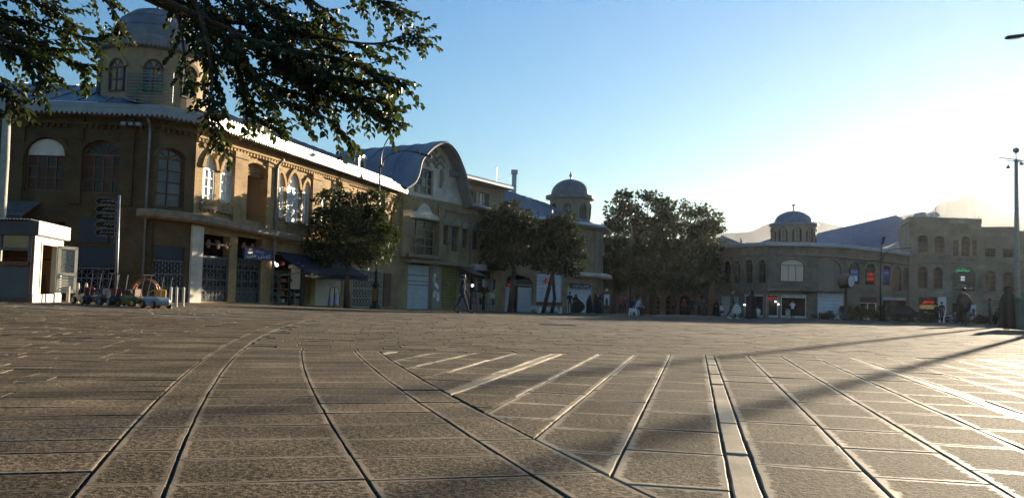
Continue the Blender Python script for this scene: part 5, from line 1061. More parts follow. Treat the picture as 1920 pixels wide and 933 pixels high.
# leafy mass above the frame, so that the crown is whole
for k in range(2600):
    c = hub + Vector((RT.gauss(1.0, 1.9), RT.gauss(.4, 1.3), RT.gauss(1.7, .8)))
    if c.z > 3.9 and not vis(c) and not vis(c - Vector((0, 0, .4))): leaves.append((c, rvec(), Vector((0, 0, 1)) + rvec(.8), RT.uniform(.07, .11)))
trunk_mb.build('trunk', M_BARK, NT, smooth=True); twmb.build('twigs', M_BARK, NT, kind='stuff')
leaves.sort(key=lambda t: (not vis(t[0]), t[0].y / t[3])); shapes = []
for v in range(6): b_ = MB(); leaf(b_, Vector((0, 0, 0)), Vector((0, .1, 0)), Vector((0, 0, 1)), .1, .07 + .004 * v); b_.v = [(x * 10, y * 10, z * 10) for x, y, z in b_.v]; me = bpy.data.meshes.new('leaf'); me.from_pydata(b_.v, [], b_.f); me.materials.append(M_LEAF1 if v < 5 else M_AUT); shapes.append(me)
NL = NT.location
for q, dd, nn, s in leaves[:300]:
    o = bpy.data.objects.new('leaf', RT.choice(shapes[:5]) if RT.random() > .04 else shapes[5]); COL.objects.link(o); o.parent = NT; y = dd.normalized(); x = y.cross(nn).normalized(); z = x.cross(y); o.location = q - NL; o.rotation_euler = Matrix((x, y, z)).transposed().to_euler(); o.scale = (s, s, s)
mb = MB(); aut = MB()
for q, dd, nn, s in leaves[300:]: leaf(aut if RT.random() < .035 else mb, q, dd, nn, s, s * .78)
mb.build('foliage', M_LEAF1, NT, kind='stuff'); aut.build('yellow_leaves', M_AUT, NT, kind='stuff')
# ------------------------------------------------------------------ street things
# kiosk
KA, K0, K1 = plan(-90, 27.3), plan(58, 27), plan(112, 29.6); KF, KS = Facade(KA, K0), Facade(K0, K1); kz = G(*K0)
K = empty('kiosk', (K0[0], K0[1], kz), 'white and grey vendor kiosk with its door swung open', 'kiosk')
M_KW = mat('kiosk_white', (.52, .485, .40), .55, .08, 4, dirt=.35); M_KG = mat('kiosk_grey', (.12, .105, .085), .6, .12, 3); M_RUST = mat('rusty_red_post', (.25, .07, .03), .7, .4, 9, dirt=.3); M_AMB = mat('amber_interior', (.30, .15, .045), .7, .35, 2)
zt = KS.sz(66, 441)[1]; zr = KS.sz(66, 413, .15)[1]; zb = kz + .12
KV = Vector(K1) - Vector(K0)
def kplan(z0, z1, o=0., s=1.):
    q = [Vector(KA) + KF.n * o, Vector(K0) + KF.n * o + KS.n * o, Vector(K1) + KV.normalized() * o + KS.n * o, Vector(KA) + KV + KV.normalized() * o]
    return MB().hexa([(v.x, v.y, z) for z in (z0, z1) for v in q])
kplan(kz, zb + .02, .02).build('plinth', M_BROWNP, K); fbox(KS, 0, KS.L, kz, zb + .15, -.06, .04).build('threshold', M_KW, K)
z1_, z2_ = KF.sz(30, 497)[1], KF.sz(30, 431)[1]; fbox(KF, 0, KF.L - .12, zb, z1_, -.05, 0).build('front_panel', M_KG, K); fbox(KF, 0, KF.L - .12, z1_, z1_ + .12, -.1, .1).build('counter', M_RUST, K)
mb = MB()
for s in (0, KF.L * .55, KF.L - .2): fbox(KF, s, s + .1, z1_ + .12, z2_, -.06, .01, mb)
zm = z1_ + (z2_ - z1_) * .42; fbox(KF, 0, KF.L, zm, zm + .09, -.06, .012, mb); fbox(KF, 0, KF.L, z2_, zt, -.06, .012, mb); mb.build('window_frame', M_KG, K)
fbox(KF, .1, KF.L - .2, zm + .1, z2_, -.04, -.03).build('window_pane', mat('amber_glass', (.20, .11, .04), .15, .4, 1.5, spec=.6), K)
KB = Facade(Vector(KA) + KV * .96, Vector(K0) + KV * .96); fbox(KB, 0, KB.L - .1, zb + .02, zt, 0, .06).build('rear_wall', M_AMB, K); fbox(KF, 0, .06, zb, zt, -2.8, -.06).build('side_wall', M_KG, K)
fbox(KF, KF.L - .12, KF.L - .01, kz + .05, zt, -.12, .02).build('corner_post', M_RUST, K)
sd0, sd1 = KS.sz(74, 500)[0], KS.sz(103, 500)[0]; mb = MB(); fbox(KS, 0.0, sd0, zb + .15, zt, -.08, .02, mb); fbox(KS, sd1, KS.L, zb + .15, zt, -.08, .02, mb); fbox(KS, sd0, sd1, zt - .18, zt, -.08, .02, mb); mb.build('side_frame', M_KW, K)
mb = MB()
for s in (sd0, sd1 - .07): fbox(KS, s, s + .07, zb + .15, zt - .18, -.1, .045, mb)
fbox(KS, sd0, sd1, zt - .25, zt - .18, -.1, .045, mb); mb.build('door_jamb', M_KW, K)
mb = MB(); fbox(KB, KB.L - 2.0, KB.L - .5, zb + .03, zb + .8, .07, .6, mb); mb.build('inner_counter', mat('kiosk_counter', (.16, .12, .07), .6, .3), K); fbox(KB, KB.L - 2.2, KB.L - .3, zb + 1.3, zb + 1.36, .07, .5).build('inner_shelf', M_KG, K)
kplan(zt, zr, .13).build('roof_box', mat('kiosk_roof_grey', (.07, .06, .05), .6, .2), K); fbox(KS, -.16, KS.L + .2, zt + .02, zr + .02, .135, .16).build('roof_fascia', M_KW, K)
mb = MB(); n = 46; mb.add([(Vector(KA).lerp(Vector(K0), k / n) + KF.n * .2 + KV * d).to_3d() + Vector((0, 0, zr + .04 + (.03 if k % 2 else 0))) for d in (0, 1.05) for k in range(n + 1)], [(k, k + 1, n + 2 + k, n + 1 + k) for k in range(n)]); mb.build('corrugated_roof', M_ZINC, K)
D0 = KS.P(sd1 - .05, 0, .08); dF = Facade((D0.x, D0.y), (D0.x + .36, D0.y + .62)); zd0, zd1 = zb + .2, zt - .22; w = dF.L
DR = fbox(dF, 0, w, zd0, zd0 + .1, -.03, .03); fbox(dF, 0, w, zd1 - .1, zd1, -.03, .03, DR); fbox(dF, 0, .11, zd0, zd1, -.03, .03, DR); fbox(dF, w - .11, w, zd0, zd1, -.03, .03, DR); zh = zd0 + (zd1 - zd0) * .37; fbox(dF, .1, w - .1, zh, zh + .1, -.03, .03, DR)
D = DR.build('door', M_KW, K, label='open white kiosk door with a glazed upper half')
for k in range(5): z = zd0 + .11 + (zh - zd0 - .12) * k / 5; fbox(dF, .11, w - .11, z, z + (zh - zd0 - .12) / 5 - .012, -.02, .015).build('door_board', M_KW, D)
fbox(dF, .11, w - .11, zh + .1, zd1 - .1, -.006, .004).build('door_pane', mat('frosted_glass', (.2, .21, .19), .3, .5, 14, .3, 20), D); MB().tube([dF.P(w - .06, zh - .02, .03), dF.P(w - .06, zh - .02, .08), dF.P(w - .06, zh + .14, .08)], .015, 6).build('handle', M_PIPE, D)
p = ground_at(127, 29.3); MB().tube([p, p + Vector((0, 0, .55))], .06, 8).build('support_leg', M_KW, K)
# canvas-coloured awning behind the kiosk, on the left wall
AW3 = empty('wall_canopy', F0.P(F0.sz(40, 380)[0], 3.6), 'drab corrugated canopy on the shaded wall behind the kiosk', 'awning'); s0, z0 = F0.sz(-30, 375); s1, _ = F0.sz(78, 378); mb = MB(); n = 20
mb.add([F0.P(s0 + (s1 - s0) * k / n, z0 + (.03 if k % 2 else 0) - (0 if d < .5 else .75), d) for d in (.02, 1.5) for k in range(n + 1)], [(k, k + 1, n + 2 + k, n + 1 + k) for k in range(n)]); mb.build('sheet', mat('drab_sheet', (.12, .11, .1), .7, .3), AW3); MB().tube([F0.P(s0, z0 - .8, 1.45), F0.P(s1, z0 - .8, 1.45)], .03, 6).build('rail', M_IRON, AW3)
FL = empty('wall_floodlights', F0.P(F0.sz(255, 237)[0], 7.0), 'pair of small floodlights on a bracket high on the shaded wall', 'light'); s, z = F0.sz(255, 237); MB().tube([F0.P(s, z - .1, 0), F0.P(s, z - .1, .5)], .03, 6).build('bracket', M_DARKMETAL, FL)
for k in (-.3, 0, .3): MB().rbox(F0.P(s + k, z, .5), (.22, .2, .16), .02).build('lamp_head', M_PIPE, FL)
# concrete pole at the left edge
p = ground_at(-6, 30.5); MB().tube([p - Vector((0, 0, .1)), at(3, 390, 30.5), at(9, 300, 30.5), at(13, 212, 30.5)], [.17, .16, .15, .14], 8).build('utility_pole', mat('concrete_pole', (.34, .32, .27), .8, .15, 5, .3, 30), origin=p, label='pale concrete pole at the left edge behind the kiosk', cat='pole', smooth=True)
# direction signs
p = ground_at(216.5, 27.2); SP = empty('direction_signpost', p, 'signpost with five stacked arrow boards in Persian, pointing left', 'signpost'); tp = at(223.5, 366, 27.2)
MB().tube([p, p.lerp(tp, .5), tp], .045, 8).build('post', M_PIPE, SP, smooth=True); MB().lathe([(.12, 0), (.12, .03), (.05, .06)], p, 10).build('base_plate', M_PIPE, SP)
sF = Facade((at(176, 400, 27.1).x, 27.1), (at(222, 400, 27.1).x, 27.15)); M_BRD = mat('brown_sign_board', (.020, .010, .007), .7, .25, 4, spec=.1); M_GOLD = mat('sign_gold_edge', (.32, .21, .13), .5, .1); M_SL = mat('sign_lettering', (.52, .46, .40), .6, .05)
for k, (tx, ln) in enumerate((('بلوار شهید مدنی', 'Shahid Madani Blvd'), ('میدان فردوسی', 'Ferdosi Sq'), ('خیابان صدف', 'Sadaf St'), ('برج قربان', 'Ghorban Tower'), ('میدان شیر سنگی', 'Shir Sangi Sq'))):
    a = sF.rect(178 - k * .35, 217 - k * .55, 370.5 + k * 14.6, 384.3 + k * 14.6); zc = (a[2] + a[3]) / 2; h = (a[3] - a[2]) / 2 - .008; pol = [(a[0], zc), (a[0] + .1, zc - h), (a[1], zc - h), (a[1], zc + h), (a[0] + .1, zc + h)]
    b = MB().prism(pol, sF.P, -.02, .0).build('sign_board', M_BRD, SP); q = shrink(pol, .012); n = 5
    MB().add([sF.P(*v, .004) for v in pol] + [sF.P(*v, .004) for v in q], [(i, (i + 1) % n, n + (i + 1) % n, n + i) for i in range(n)]).build('border', M_GOLD, b)
    wd = (.42, .36, .36, .31, .42)[k]; lettering(b, tx, sF.P, a[1] - .04 - wd, a[1] - .04, zc + .03, .11, M_SL, .006); lettering(b, ln, sF.P, a[0] + .16, a[0] + .16 + .018 * len(ln), zc - h * .72, .028, M_SL, .006, latin=True)
    MB().tube([sF.P(a[1], zc, -.01), sF.P(a[1] + .12, zc, -.03)], .015, 5).build('clamp', M_PIPE, b)
# ride-on toy cars
def toy_car(px, Y, rz, body, trim, wheel, label, seat=None, roofbar=True, sc=.92, handle=True):
    p = ground_at(px, Y); o = empty('toy_car', p, label, 'toy car', 'ride-on toy cars for hire beside the kiosk', rz)
    def B(mb, name, m, par=None, sm=False):
        q = par or o; me = mb.build(name, m, None, smooth=sm); me.parent = q; return me
    sec = [(-.46, .16, .24, .20), (-.42, .10, .32, .24), (-.28, .09, .36, .25), (-.1, .09, .35, .25), (.12, .09, .36, .25), (.3, .09, .35, .25), (.42, .1, .30, .23), (.47, .15, .24, .19)]
    B(MB().loft([[(x * sc, y * sc, z * sc) for y, z in ((-w, z0 + .03), (-w * .8, z0), (w * .8, z0), (w, z0 + .03), (w, z1 - .07), (w * .8, z1), (-w * .8, z1), (-w, z1 - .07))] for x, z0, z1, w in sec], True, True), 'body', body)
    B(MB().rbox((.22 * sc, 0, .44 * sc), (.1 * sc, .36 * sc, .3 * sc), .03), 'seat', seat or trim); B(MB().tube([(-.08 * sc, y * sc, z * sc) for y, z in ((-.21, .34), (-.19, .5), (-.1, .54), (.1, .54), (.19, .5), (.21, .34))], .018, 6), 'windscreen_frame', trim)
    B(MB().lathe([(.085, -.012), (.1, 0), (.085, .012)], (.02, 0, .46 * sc), 10, M=Matrix.Rotation(RAD(60), 3, 'Y')), 'steering_wheel', M_DARKMETAL); B(MB().rbox((-.475 * sc, 0, .2 * sc), (.05, .4 * sc, .1 * sc), .02), 'bumper', trim)
    for y in (-.15, .15): B(MB().sphere((-.455 * sc, y * sc, .28 * sc), (.03, .05, .04), 8, 5), 'headlight', M_SW, sm=True)
    for x in (-.3, .3):
        for y in (-.25, .25):
            W = B(MB().lathe([(.04, -.045), (.1, -.045), (.12, -.025), (.12, .025), (.1, .045), (.04, .045)], (x * sc, y * sc, .12), 14, M=Matrix.Rotation(pi / 2, 3, 'X')), 'wheel', M_DARKMETAL, sm=False); B(MB().lathe([(.07, -.05), (.075, 0), (.07, .05)], (x * sc, y * sc, .12), 10, M=Matrix.Rotation(pi / 2, 3, 'X')), 'rim', wheel, W)
    if handle:
        H = B(MB().tube([(.46, -.14, .3), (.62, -.14, .98)], .012, 5).tube([(.46, .14, .3), (.62, .14, .98)], .012, 5), 'push_bar', mat('bright_chrome', (.4, .39, .37), .35, .05, metal=.6)); B(MB().tube([(.62, -.25, .98), (.62, .25, .98)], .018, 6), 'grip', M_DARKMETAL, H)
    return o
M_TB = mat('toy_black', (.012, .012, .014), .25, .2, spec=.6); M_TN = mat('toy_navy', (.014, .02, .05), .25, .2, spec=.6); M_TO = mat('toy_olive', (.12, .11, .03), .35, .4, 9); M_TY = mat('toy_orange', (.55, .22, .02), .35, .15); M_TW = mat('toy_pale_blue', (.2, .25, .31), .35, .15, 8); M_TR = mat('toy_red', (.16, .012, .012), .4, .1)
toy_car(160, 27.0, RAD(-35), M_TB, M_TB, M_IRON, 'black toy car nearest the kiosk, with red seat', M_TR); toy_car(188, 26.8, RAD(-25), M_TN, M_TN, M_IRON, 'navy toy car second from the kiosk'); toy_car(211, 26.6, RAD(-40), M_TB, M_TR, M_IRON, 'black toy car with red trim in the middle of the row', M_TR); toy_car(246, 26.5, RAD(-20), M_TO, M_TB, M_TY, 'olive camouflage toy car beside the orange one', M_BROWNP, sc=.95); toy_car(292, 26.2, RAD(-38), M_TW, M_TY, M_TY, 'pale blue toy car with orange seat and bumper, at the right end of the row', M_TY, sc=1.0)
p = ground_at(272, 27.6); o = MB(); R_ = .4
for q in (-.1, .1): o.tube([(p.x + R_ * cos(a), p.y + q, p.z + .45 + R_ * sin(a) * 1.05) for a in [pi * k / 14 for k in range(15)]], .035, 6)
for a in (pi * .2, pi * .5, pi * .8): o.tube([(p.x + R_ * cos(a), p.y - .1, p.z + .45 + R_ * sin(a) * 1.05), (p.x + R_ * cos(a), p.y + .1, p.z + .45 + R_ * sin(a) * 1.05)], .025, 5)
for x in (-R_, R_): o.tube([(p.x + x, p.y - .1, p.z), (p.x + x, p.y - .1, p.z + .46)], .035, 6).tube([(p.x + x, p.y + .1, p.z), (p.x + x, p.y + .1, p.z + .46)], .035, 6)
o.build('toy_arch', mat('brown_orange_plastic', (.22, .09, .03), .5, .2), origin=p, label='brown orange hooped toy frame behind the toy cars', cat='toy')
for px, Y, l in ((145, 29, 'white bollard between kiosk and toy cars'), (160, 29, 'white bollard behind the black toy car'), (253, 29, 'white bollard behind the olive toy car'), (319, 27.5, 'white bollard just right of the pale blue toy car'), (330, 29, 'white bollard in front of the corner shop grille'), (343, 30, 'white bollard nearest the whitewashed pier')):
    p = ground_at(px, Y); MB().lathe([(.07, 0), (.05, .03), (.045, .04), (.045, .62), (.035, .66), (.01, .68)], p, 9).build('bollard', M_KW, origin=p, label=l, cat='bollard', group='white bollards along the corner')
# notice board
p = ground_at(553, 44); NB = empty('notice_board', p, 'white lit notice board with curved cornice on black legs', 'notice board'); nF = Facade((at(540, 540, 44).x, 44.1), (at(566, 540, 44).x, 43.9)); a = nF.rect(541, 566, 497, 580); w = a[1] - a[0]
mb = MB()
for s in (a[0] + .02, a[1] - .1): fbox(nF, s, s + .09, p.z, p.z + 1.95, -.1, .02, mb)
fbox(nF, a[0], a[1], p.z + .78, p.z + .84, -.1, .02, mb); mb.build('leg', M_DARKMETAL, NB)
nz = p.z + .86; Fr = Facade(nF.P(a[1], 0)[:2], (nF.P(a[1], 0).x - .15, nF.P(a[1], 0).y + .3)); fbox(nF, a[0] + .1, a[1] - .1, nz, p.z + 1.9, -.06, .0).build('panel', M_KW, NB); c = (a[0] + a[1]) / 2
MB().prism([(a[0] - .03, p.z + 1.92), (a[1] + .03, p.z + 1.92), (a[1] + .03, p.z + 2.06), (c + .2, p.z + 2.12), (c + .1, p.z + 2.22), (c - .1, p.z + 2.22), (c - .2, p.z + 2.12), (a[0] - .03, p.z + 2.06)], nF.P, -.12, .04).build('cornice', M_KW, NB)
mb = MB(); mb.tube([nF.P(a[0] + .11, p.z + .1, -.04), nF.P(a[1] - .11, p.z + .76, -.04)], .012, 5).tube([nF.P(a[1] - .11, p.z + .1, -.04), nF.P(a[0] + .11, p.z + .76, -.04)], .012, 5); mb.build('cross_brace', M_PIPE, NB)
mb = MB(); rnd = random.Random(9)
for k in range(22): z = nz + .06 + k * .042; fbox(nF, a[0] + .15 + rnd.uniform(0, .08), a[1] - .15 - rnd.uniform(0, .15), z, z + .012, .001, .003, mb)
mb.build('print', mat('grey_print', (.45, .42, .36), .7, .1), NB); fbox(nF, a[0] + .12, a[0] + .2, nz + .35, nz + .52, .001, .004).build('sticker', M_DARK, NB)
# twin litter bins
p = ground_at(626, 45.2); LBN = empty('litter_bin', p, 'pair of grey metal bins hung in a black hoop frame', 'litter bin'); k = 45.2 / F_PX
MB().tube([p + Vector((x * k, 0, z)) for x, z in ((-11, 0), (-8, 1.05), (0, 1.1), (8, 1.05), (12, 0))], .025, 6).tube([p + Vector((0, 0, z)) for z in (0, 1.1)], .025, 6).build('frame', M_DARKMETAL, LBN)
for x in (-4.6, 5): MB().lathe([(.1, .14), (.125, .18), (.125, .72), (.11, .74), (.1, .72), (.1, .3)], p + Vector((x * k, 0, 0)), 14).build('bin_body', M_ZINC, LBN)
for x in (-4.6, 5): MB().box(p + Vector((x * k, -.03, .93)), (.14, .01, .12)).build('label_plate', M_KW, LBN)
# street lamps
def street_lamp(px, Y, ytop, arms, label, base=True, r=.07, name='street_lamp'):
    p = ground_at(px, Y); t = at(px + (ytop - 560) * -.02, ytop, Y); t = Vector((p.x, p.y, t.z)); o = empty(name, p, label, 'street lamp', 'tall street lamps round the plaza')
    MB().tube([p + Vector((0, 0, .5 if base else 0)), p + Vector((0, 0, t.z * .5)), t], [r * 1.25, r, r * .75], 9).build('pole', M_DARKMETAL, o, smooth=True)
    if base: MB().lathe([(.38, 0), (.36, .06), (.2, .28), (.17, .34), (.17, 1.3), (.24, 1.36), (.24, 1.46), (.12, 1.6), (.1, 1.75)], p, 8, a0=pi / 8).build('pedestal', M_DARKMETAL, o); MB().box(p + Vector((0, -.165, .85)), (.2, .02, .75)).build('panel', mat('ochre_panel', (.28, .15, .03), .6, .2), o)
    for pts in arms:
        q = [Vector((p.x + a, p.y + b, t.z + c)) for a, b, c in pts]; sm = [Vector(v) for v in mpoly([tuple(v) for v in q], 5)]; A = MB().tube([t] + sm, [r * .7] * 3 + [r * .5] * (len(sm) - 2), 7).build('arm', M_DARKMETAL, o, smooth=True); e = sm[-1]; d = (sm[-1] - sm[-3]).normalized(); R = d.to_track_quat('X', 'Z').to_matrix()
        MB().rbox(e + d * .3, (.75, .26, .12), .04, M=R).build('lamp_head', M_DARKMETAL, A); MB().box(e + d * .32 + Vector((0, 0, -.075)), (.45, .18, .02), M=R).build('lens', mat('lamp_lens', (.35, .35, .33), .2, .05), A)
    return o
street_lamp(703, 52, 312, [[(.05, 0, 0), (.12, -.1, .9), (.5, -.35, 1.7), (.95, -.6, 2.05)], [(.12, 0, 0), (.3, 0, .5), (.9, .3, .95), (1.7, .6, 1.1), (2.4, .9, 1.0)]], 'tall black lamp post with ochre panel beside the round street tree')
street_lamp(1181, 82, 402, [[(0, 0, 0), (.05, .3, .1), (.1, .5, .12)]], 'slim black lamp post in front of the plane trees', False, .06)
street_lamp(1651, 76, 488, [[(.05, 0, .1), (.05, 0, .9), (.05, -.3, 1.5)], [(.15, 0, 0), (.35, 0, .55), (.9, .1, .95), (2.2, .3, 1.15)]], 'black two-armed lamp post in front of the red neon window', False, .06)
street_lamp(1958, 32, 80, [[(0, 0, 0), (-.25, -.03, .2), (-.5, -.06, .24), (-.78, -.1, .2)], [(0, 0, -.3), (.6, .2, -.1), (1.4, .3, 0)]], 'near lamp post at the right edge, only its lamp head showing', True, .1)
# floodlight mast
p = ground_at(1908, 48); t = at(1904, 300, 48); FM = empty('floodlight_mast', p, 'pale concrete mast with small floodlights and a round ball on top', 'mast')
MB().tube([p, Vector((p.x, p.y, t.z))], [.17, .1], 9).build('mast', MATS['concrete_pole'], FM, smooth=True); MB().tube([(p.x, p.y, t.z), (p.x, p.y, t.z + .5)], .03, 6).build('spike', M_PIPE, FM); MB().sphere((p.x, p.y, t.z + .55), .17, 12, 8).build('ball', M_PIPE, FM, smooth=True)
MB().tube([(p.x - 1.0, p.y, t.z + .12), (p.x + .1, p.y, t.z + .02), (p.x + .9, p.y, t.z - .1)], .03, 6).tube([(p.x - .7, p.y, t.z - .02), (p.x + .8, p.y, t.z - .18)], .025, 6).build('cross_arm', M_PIPE, FM)
for dx, dz in ((-.45, -.42), (.3, -.2), (.8, -.25)): MB().tube([(p.x, p.y, t.z - .05), (p.x + dx * .8, p.y, t.z + .05 + dz * .3), (p.x + dx, p.y, t.z + dz)], .018, 5).build('lamp_stem', M_PIPE, FM); MB().lathe([(.02, .12), (.09, .05), (.11, -.08), (.02, -.1)], (p.x + dx, p.y, t.z + dz), 9).build('floodlight', M_PIPE, FM)
# benches
def bench(px, Y, rz, m1, m2, plank, label, w=1.5):
    p = ground_at(px, Y); o = empty('bench', p, label, 'bench', 'arched concrete benches', rz)
    arch = [(-.32, 0), (-.22, 0), (-.19, .16), (-.12, .26), (0, .3), (.12, .26), (.19, .16), (.22, 0), (.32, 0), (.27, .46), (-.27, .46)]
    for y, m in ((-w / 2, m1), (w / 2, m2)): b = MB().prism(arch, lambda s, z, d: Vector((d, s, z)), y - .06, y + .06).build('end_panel', m); b.parent = o
    for k in range(4): b = MB().box((0, -.21 + k * .14, .49), (w + .12, .12, .05)).build('seat_plank', plank); b.parent = o
    return o
M_CONC = mat('bench_concrete', (.40, .42, .43), .8, .12, 4, dirt=.2); M_CWH = mat('bench_white', (.66, .68, .68), .7, .08, 4, dirt=.2); M_PLK = mat('red_plank', (.20, .05, .035), .6, .25, 5)
bench(1001, 60, RAD(90), M_CONC, M_CONC, M_CONC, 'grey arched concrete bench, left of two under the street trees', 1.1); bench(1030, 62, RAD(14), M_CWH, M_CWH, M_PLK, 'bench with white arched ends and red planks by the forked tree', 1.6); bench(1189, 62, RAD(75), M_CWH, M_CWH, M_CWH, 'white arched bench with people sitting on it', 1.5)
# advertisement stand
p = ground_at(1137, 66); AD = empty('advert_stand', p, 'dark poster stand showing a pale poster with a figure', 'advert'); aF = Facade((at(1130, 560, 66).x, 66), (at(1146, 560, 66).x, 66)); a = aF.rect(1130.5, 1145, 550, 573); fbox(aF, a[0] - .1, a[1] + .1, a[2] - .15, a[3] + .15, -.1, -.02).build('frame', M_DARKMETAL, AD); fbox(aF, a[0] + .08, a[1] - .08, a[2] + .05, a[3] - .05, -.02, -.01).build('poster', mat('poster_grey', (.45, .47, .48), .6, .2, 6), AD); c = (a[0] + a[1]) / 2
MB().prism([(c - .12, a[2] + .06), (c + .1, a[2] + .06), (c + .08, a[2] + .42), (c + .05, a[2] + .6), (c - .05, a[2] + .6), (c - .09, a[2] + .42)], aF.P, -.01, -.005).build('printed_figure', M_DARK, AD)
mb = MB()
for s in (a[0], a[1] - .08): fbox(aF, s, s + .08, p.z, a[2] - .15, -.1, -.02, mb)
mb.build('leg', M_DARKMETAL, AD); MB().rbox(aF.P(c, a[3] + .28, -.05), (.2, .15, .2), .03).build('lamp_box', M_KW, AD)
# street clock
p = ground_at(1586, 74); CK = empty('street_clock', p, 'big round double-faced street clock on a dark post', 'clock'); ct = at(1590, 527, 74); Rr = .62; ang = RAD(38); ax = Vector((sin(ang), -cos(ang), 0)); Mx = ax.to_track_quat('Z', 'Y').to_matrix()
MB().lathe([(.3, 0), (.28, .3), (.16, .4), (.13, .6), (.11, ct.z - p.z - Rr)], p, 12).build('post', M_DARKMETAL, CK)
cc = Vector((p.x, p.y, ct.z)); MB().lathe([(Rr * .9, -.5), (Rr, -.44), (Rr, .44), (Rr * .9, .5)], cc, 28, M=Mx).build('case', M_DARKMETAL, CK); MB().lathe([(Rr * .78, .49), (Rr * .78, .515)], cc, 28, M=Mx).build('dial', mat('clock_dial', (.55, .62, .68), .4, .05), CK)
mb = MB()
for k in range(12): a_ = 2 * pi * k / 12; mb.box(cc + Mx @ Vector((Rr * .66 * sin(a_), Rr * .66 * cos(a_), .52)), (.05, .1, .01), M=Mx @ Matrix.Rotation(-a_, 3, 'Z'))
mb.build('hour_mark', M_DARKMETAL, CK)
for a_, l, w in ((RAD(200), .3, .06), (RAD(75), .42, .04)): MB().box(cc + Mx @ Vector((l / 2 * sin(a_), l / 2 * cos(a_), .525)), (w, l, .012), M=Mx @ Matrix.Rotation(-a_, 3, 'Z')).build('clock_hand', M_DARKMETAL, CK)
# hedge and shrubs in front of the right-hand shops
for i, (px, Y, rx, ry, l) in enumerate(((1545, 80, 24, 5, 'low flower bed in front of the blank pale shutter'), (1585, 78, 14, 13, 'dark shrub at the foot of the street clock'), (1612, 77.5, 13, 12, 'shrub between the street clock and the lamp post'), (1650, 76.5, 16, 15, 'rounded shrub at the foot of the two-armed lamp post'), (1690, 76, 22, 7, 'low hedge in front of the parked car'), (1735, 75.5, 22, 8, 'low hedge in front of the motorbikes'), (1835, 74, 18, 7, 'low hedge behind the man with a jacket on his shoulders'), (1870, 70, 18, 9, 'hedge behind the woman in the brown chador'), (1912, 66, 20, 9, 'hedge at the right edge beside the green bin'))):
    g1 = ground_at(px, Y); k = Y / F_PX; c = g1 + Vector((0, 0, ry * k)); clump_tree('shrub', l, g1, [(g1, .05), (g1 + Vector((0, 0, ry * k * .6)), .04), (c, .02)], [(c, (rx * k, .5, ry * k)), (c + Vector((rx * k * .4, 0, 0)), (rx * k * .6, .45, ry * k * .8))], 26 if ry < 10 else 34, 34, .17, M_LEAF2, 'shrubs edging the plaza', .32, .05, 'shrub')
p = ground_at(1557, 79.5); PT = MB().lathe([(.08, 0), (.14, .05), (.05, .2), (.05, .42), (.2, .62), (.3, .82), (.26, .85), (.15, .75)], p, 12).build('stone_urn', M_IRON, origin=p, label='small dark urn in front of the blank pale shutter', cat='urn')
p = ground_at(1477, 86); WB = empty('white_bucket_bin', p, 'small white swing-lid bin outside the open shop', 'litter bin'); MB().lathe([(.2, 0), (.24, .75), (.22, .76)], p, 12).build('bin_body', M_KW, WB); MB().lathe([(.26, .76), (.26, .86), (.1, .95)], p, 12).build('lid', M_IRON, WB)
p = ground_at(1918, 33); GB = empty('green_cabinet', p, 'grey green utility cabinet at the right edge', 'cabinet'); MB().rbox(p + Vector((.3, 0, .62)), (1.2, .6, 1.2), .03).build('cabinet_body', mat('grey_green_paint', (.12, .16, .14), .6, .15, 3, dirt=.2), GB); MB().box(p + Vector((.3, 0, 1.25)), (1.3, .7, .05)).build('cabinet_lid', M_PIPE, GB)
# drain grating in the floor
p = ground_at(1045, 24); mb = MB()
for k in range(9): mb.box((p.x, p.y - .28 + k * .07, p.z + .006), (.9, .035, .012))
mb.box((p.x - .47, p.y, p.z + .006), (.05, .7, .014)); mb.box((p.x + .47, p.y, p.z + .006), (.05, .7, .014)); mb.build('drain_grating', M_DARKMETAL, origin=p, label='dark iron drain grating set in the paving', cat='grating')
# parked car behind the hedge
def car(px, Y, rz, m, label):
    p = ground_at(px, Y); o = empty('parked_car', p, label, 'car', None, rz)
    def B(mb, n, m_, par=None, sm=False): b = mb.build(n, m_, smooth=sm); b.parent = par or o; return b
    sec = [(-2.1, .35, .62, .72), (-2.0, .25, .78, .8), (-1.2, .22, .9, .84), (-.3, .2, .93, .85), (.9, .2, .93, .85), (1.7, .22, .9, .83), (2.05, .28, .8, .78), (2.12, .4, .65, .7)]
    B(MB().loft([[(x, y, z) for y, z in ((-w, z0 + .1), (-w * .9, z0), (w * .9, z0), (w, z0 + .1), (w, z1 - .15), (w * .9, z1), (-w * .9, z1), (-w, z1 - .15))] for x, z0, z1, w in sec], True, True), 'body', m)
    cab = [(-1.15, .9, .78), (-.45, 1.4, .62), (.95, 1.42, .62), (1.6, .92, .76)]
    B(MB().loft([[(x, -w, .9), (x, w, .9), (x, w * .98, z - .02), (x, w * .9, z), (x, -w * .9, z), (x, -w * .98, z - .02)] for x, z, w in cab], True, True), 'cabin', M_GLASS); B(MB().loft([[(x, -.58, z + .004), (x, .58, z + .004), (x, .55, z + .035), (x, -.55, z + .035)] for x, z in ((-.5, 1.4), (.3, 1.43), (.98, 1.42))], True, True), 'roof', m)
    for x in (-1.3, 1.3):
        for y in (-.78, .78): W = B(MB().lathe([(.2, -.1), (.31, -.1), (.33, -.06), (.33, .06), (.31, .1), (.2, .1)], (x, y, .33), 18, M=Matrix.Rotation(pi / 2, 3, 'X')), 'wheel', M_DARKMETAL); B(MB().lathe([(.19, -.105), (.2, .105)], (x, y, .33), 12, M=Matrix.Rotation(pi / 2, 3, 'X')), 'rim', M_PIPE, W)
    for y in (-.6, .6): B(MB().rbox((-2.06, y, .64), (.08, .28, .14), .02), 'headlight', M_KW)
    B(MB().box((-2.1, 0, .42), (.06, 1.5, .14)), 'bumper', M_DARKMETAL); return o
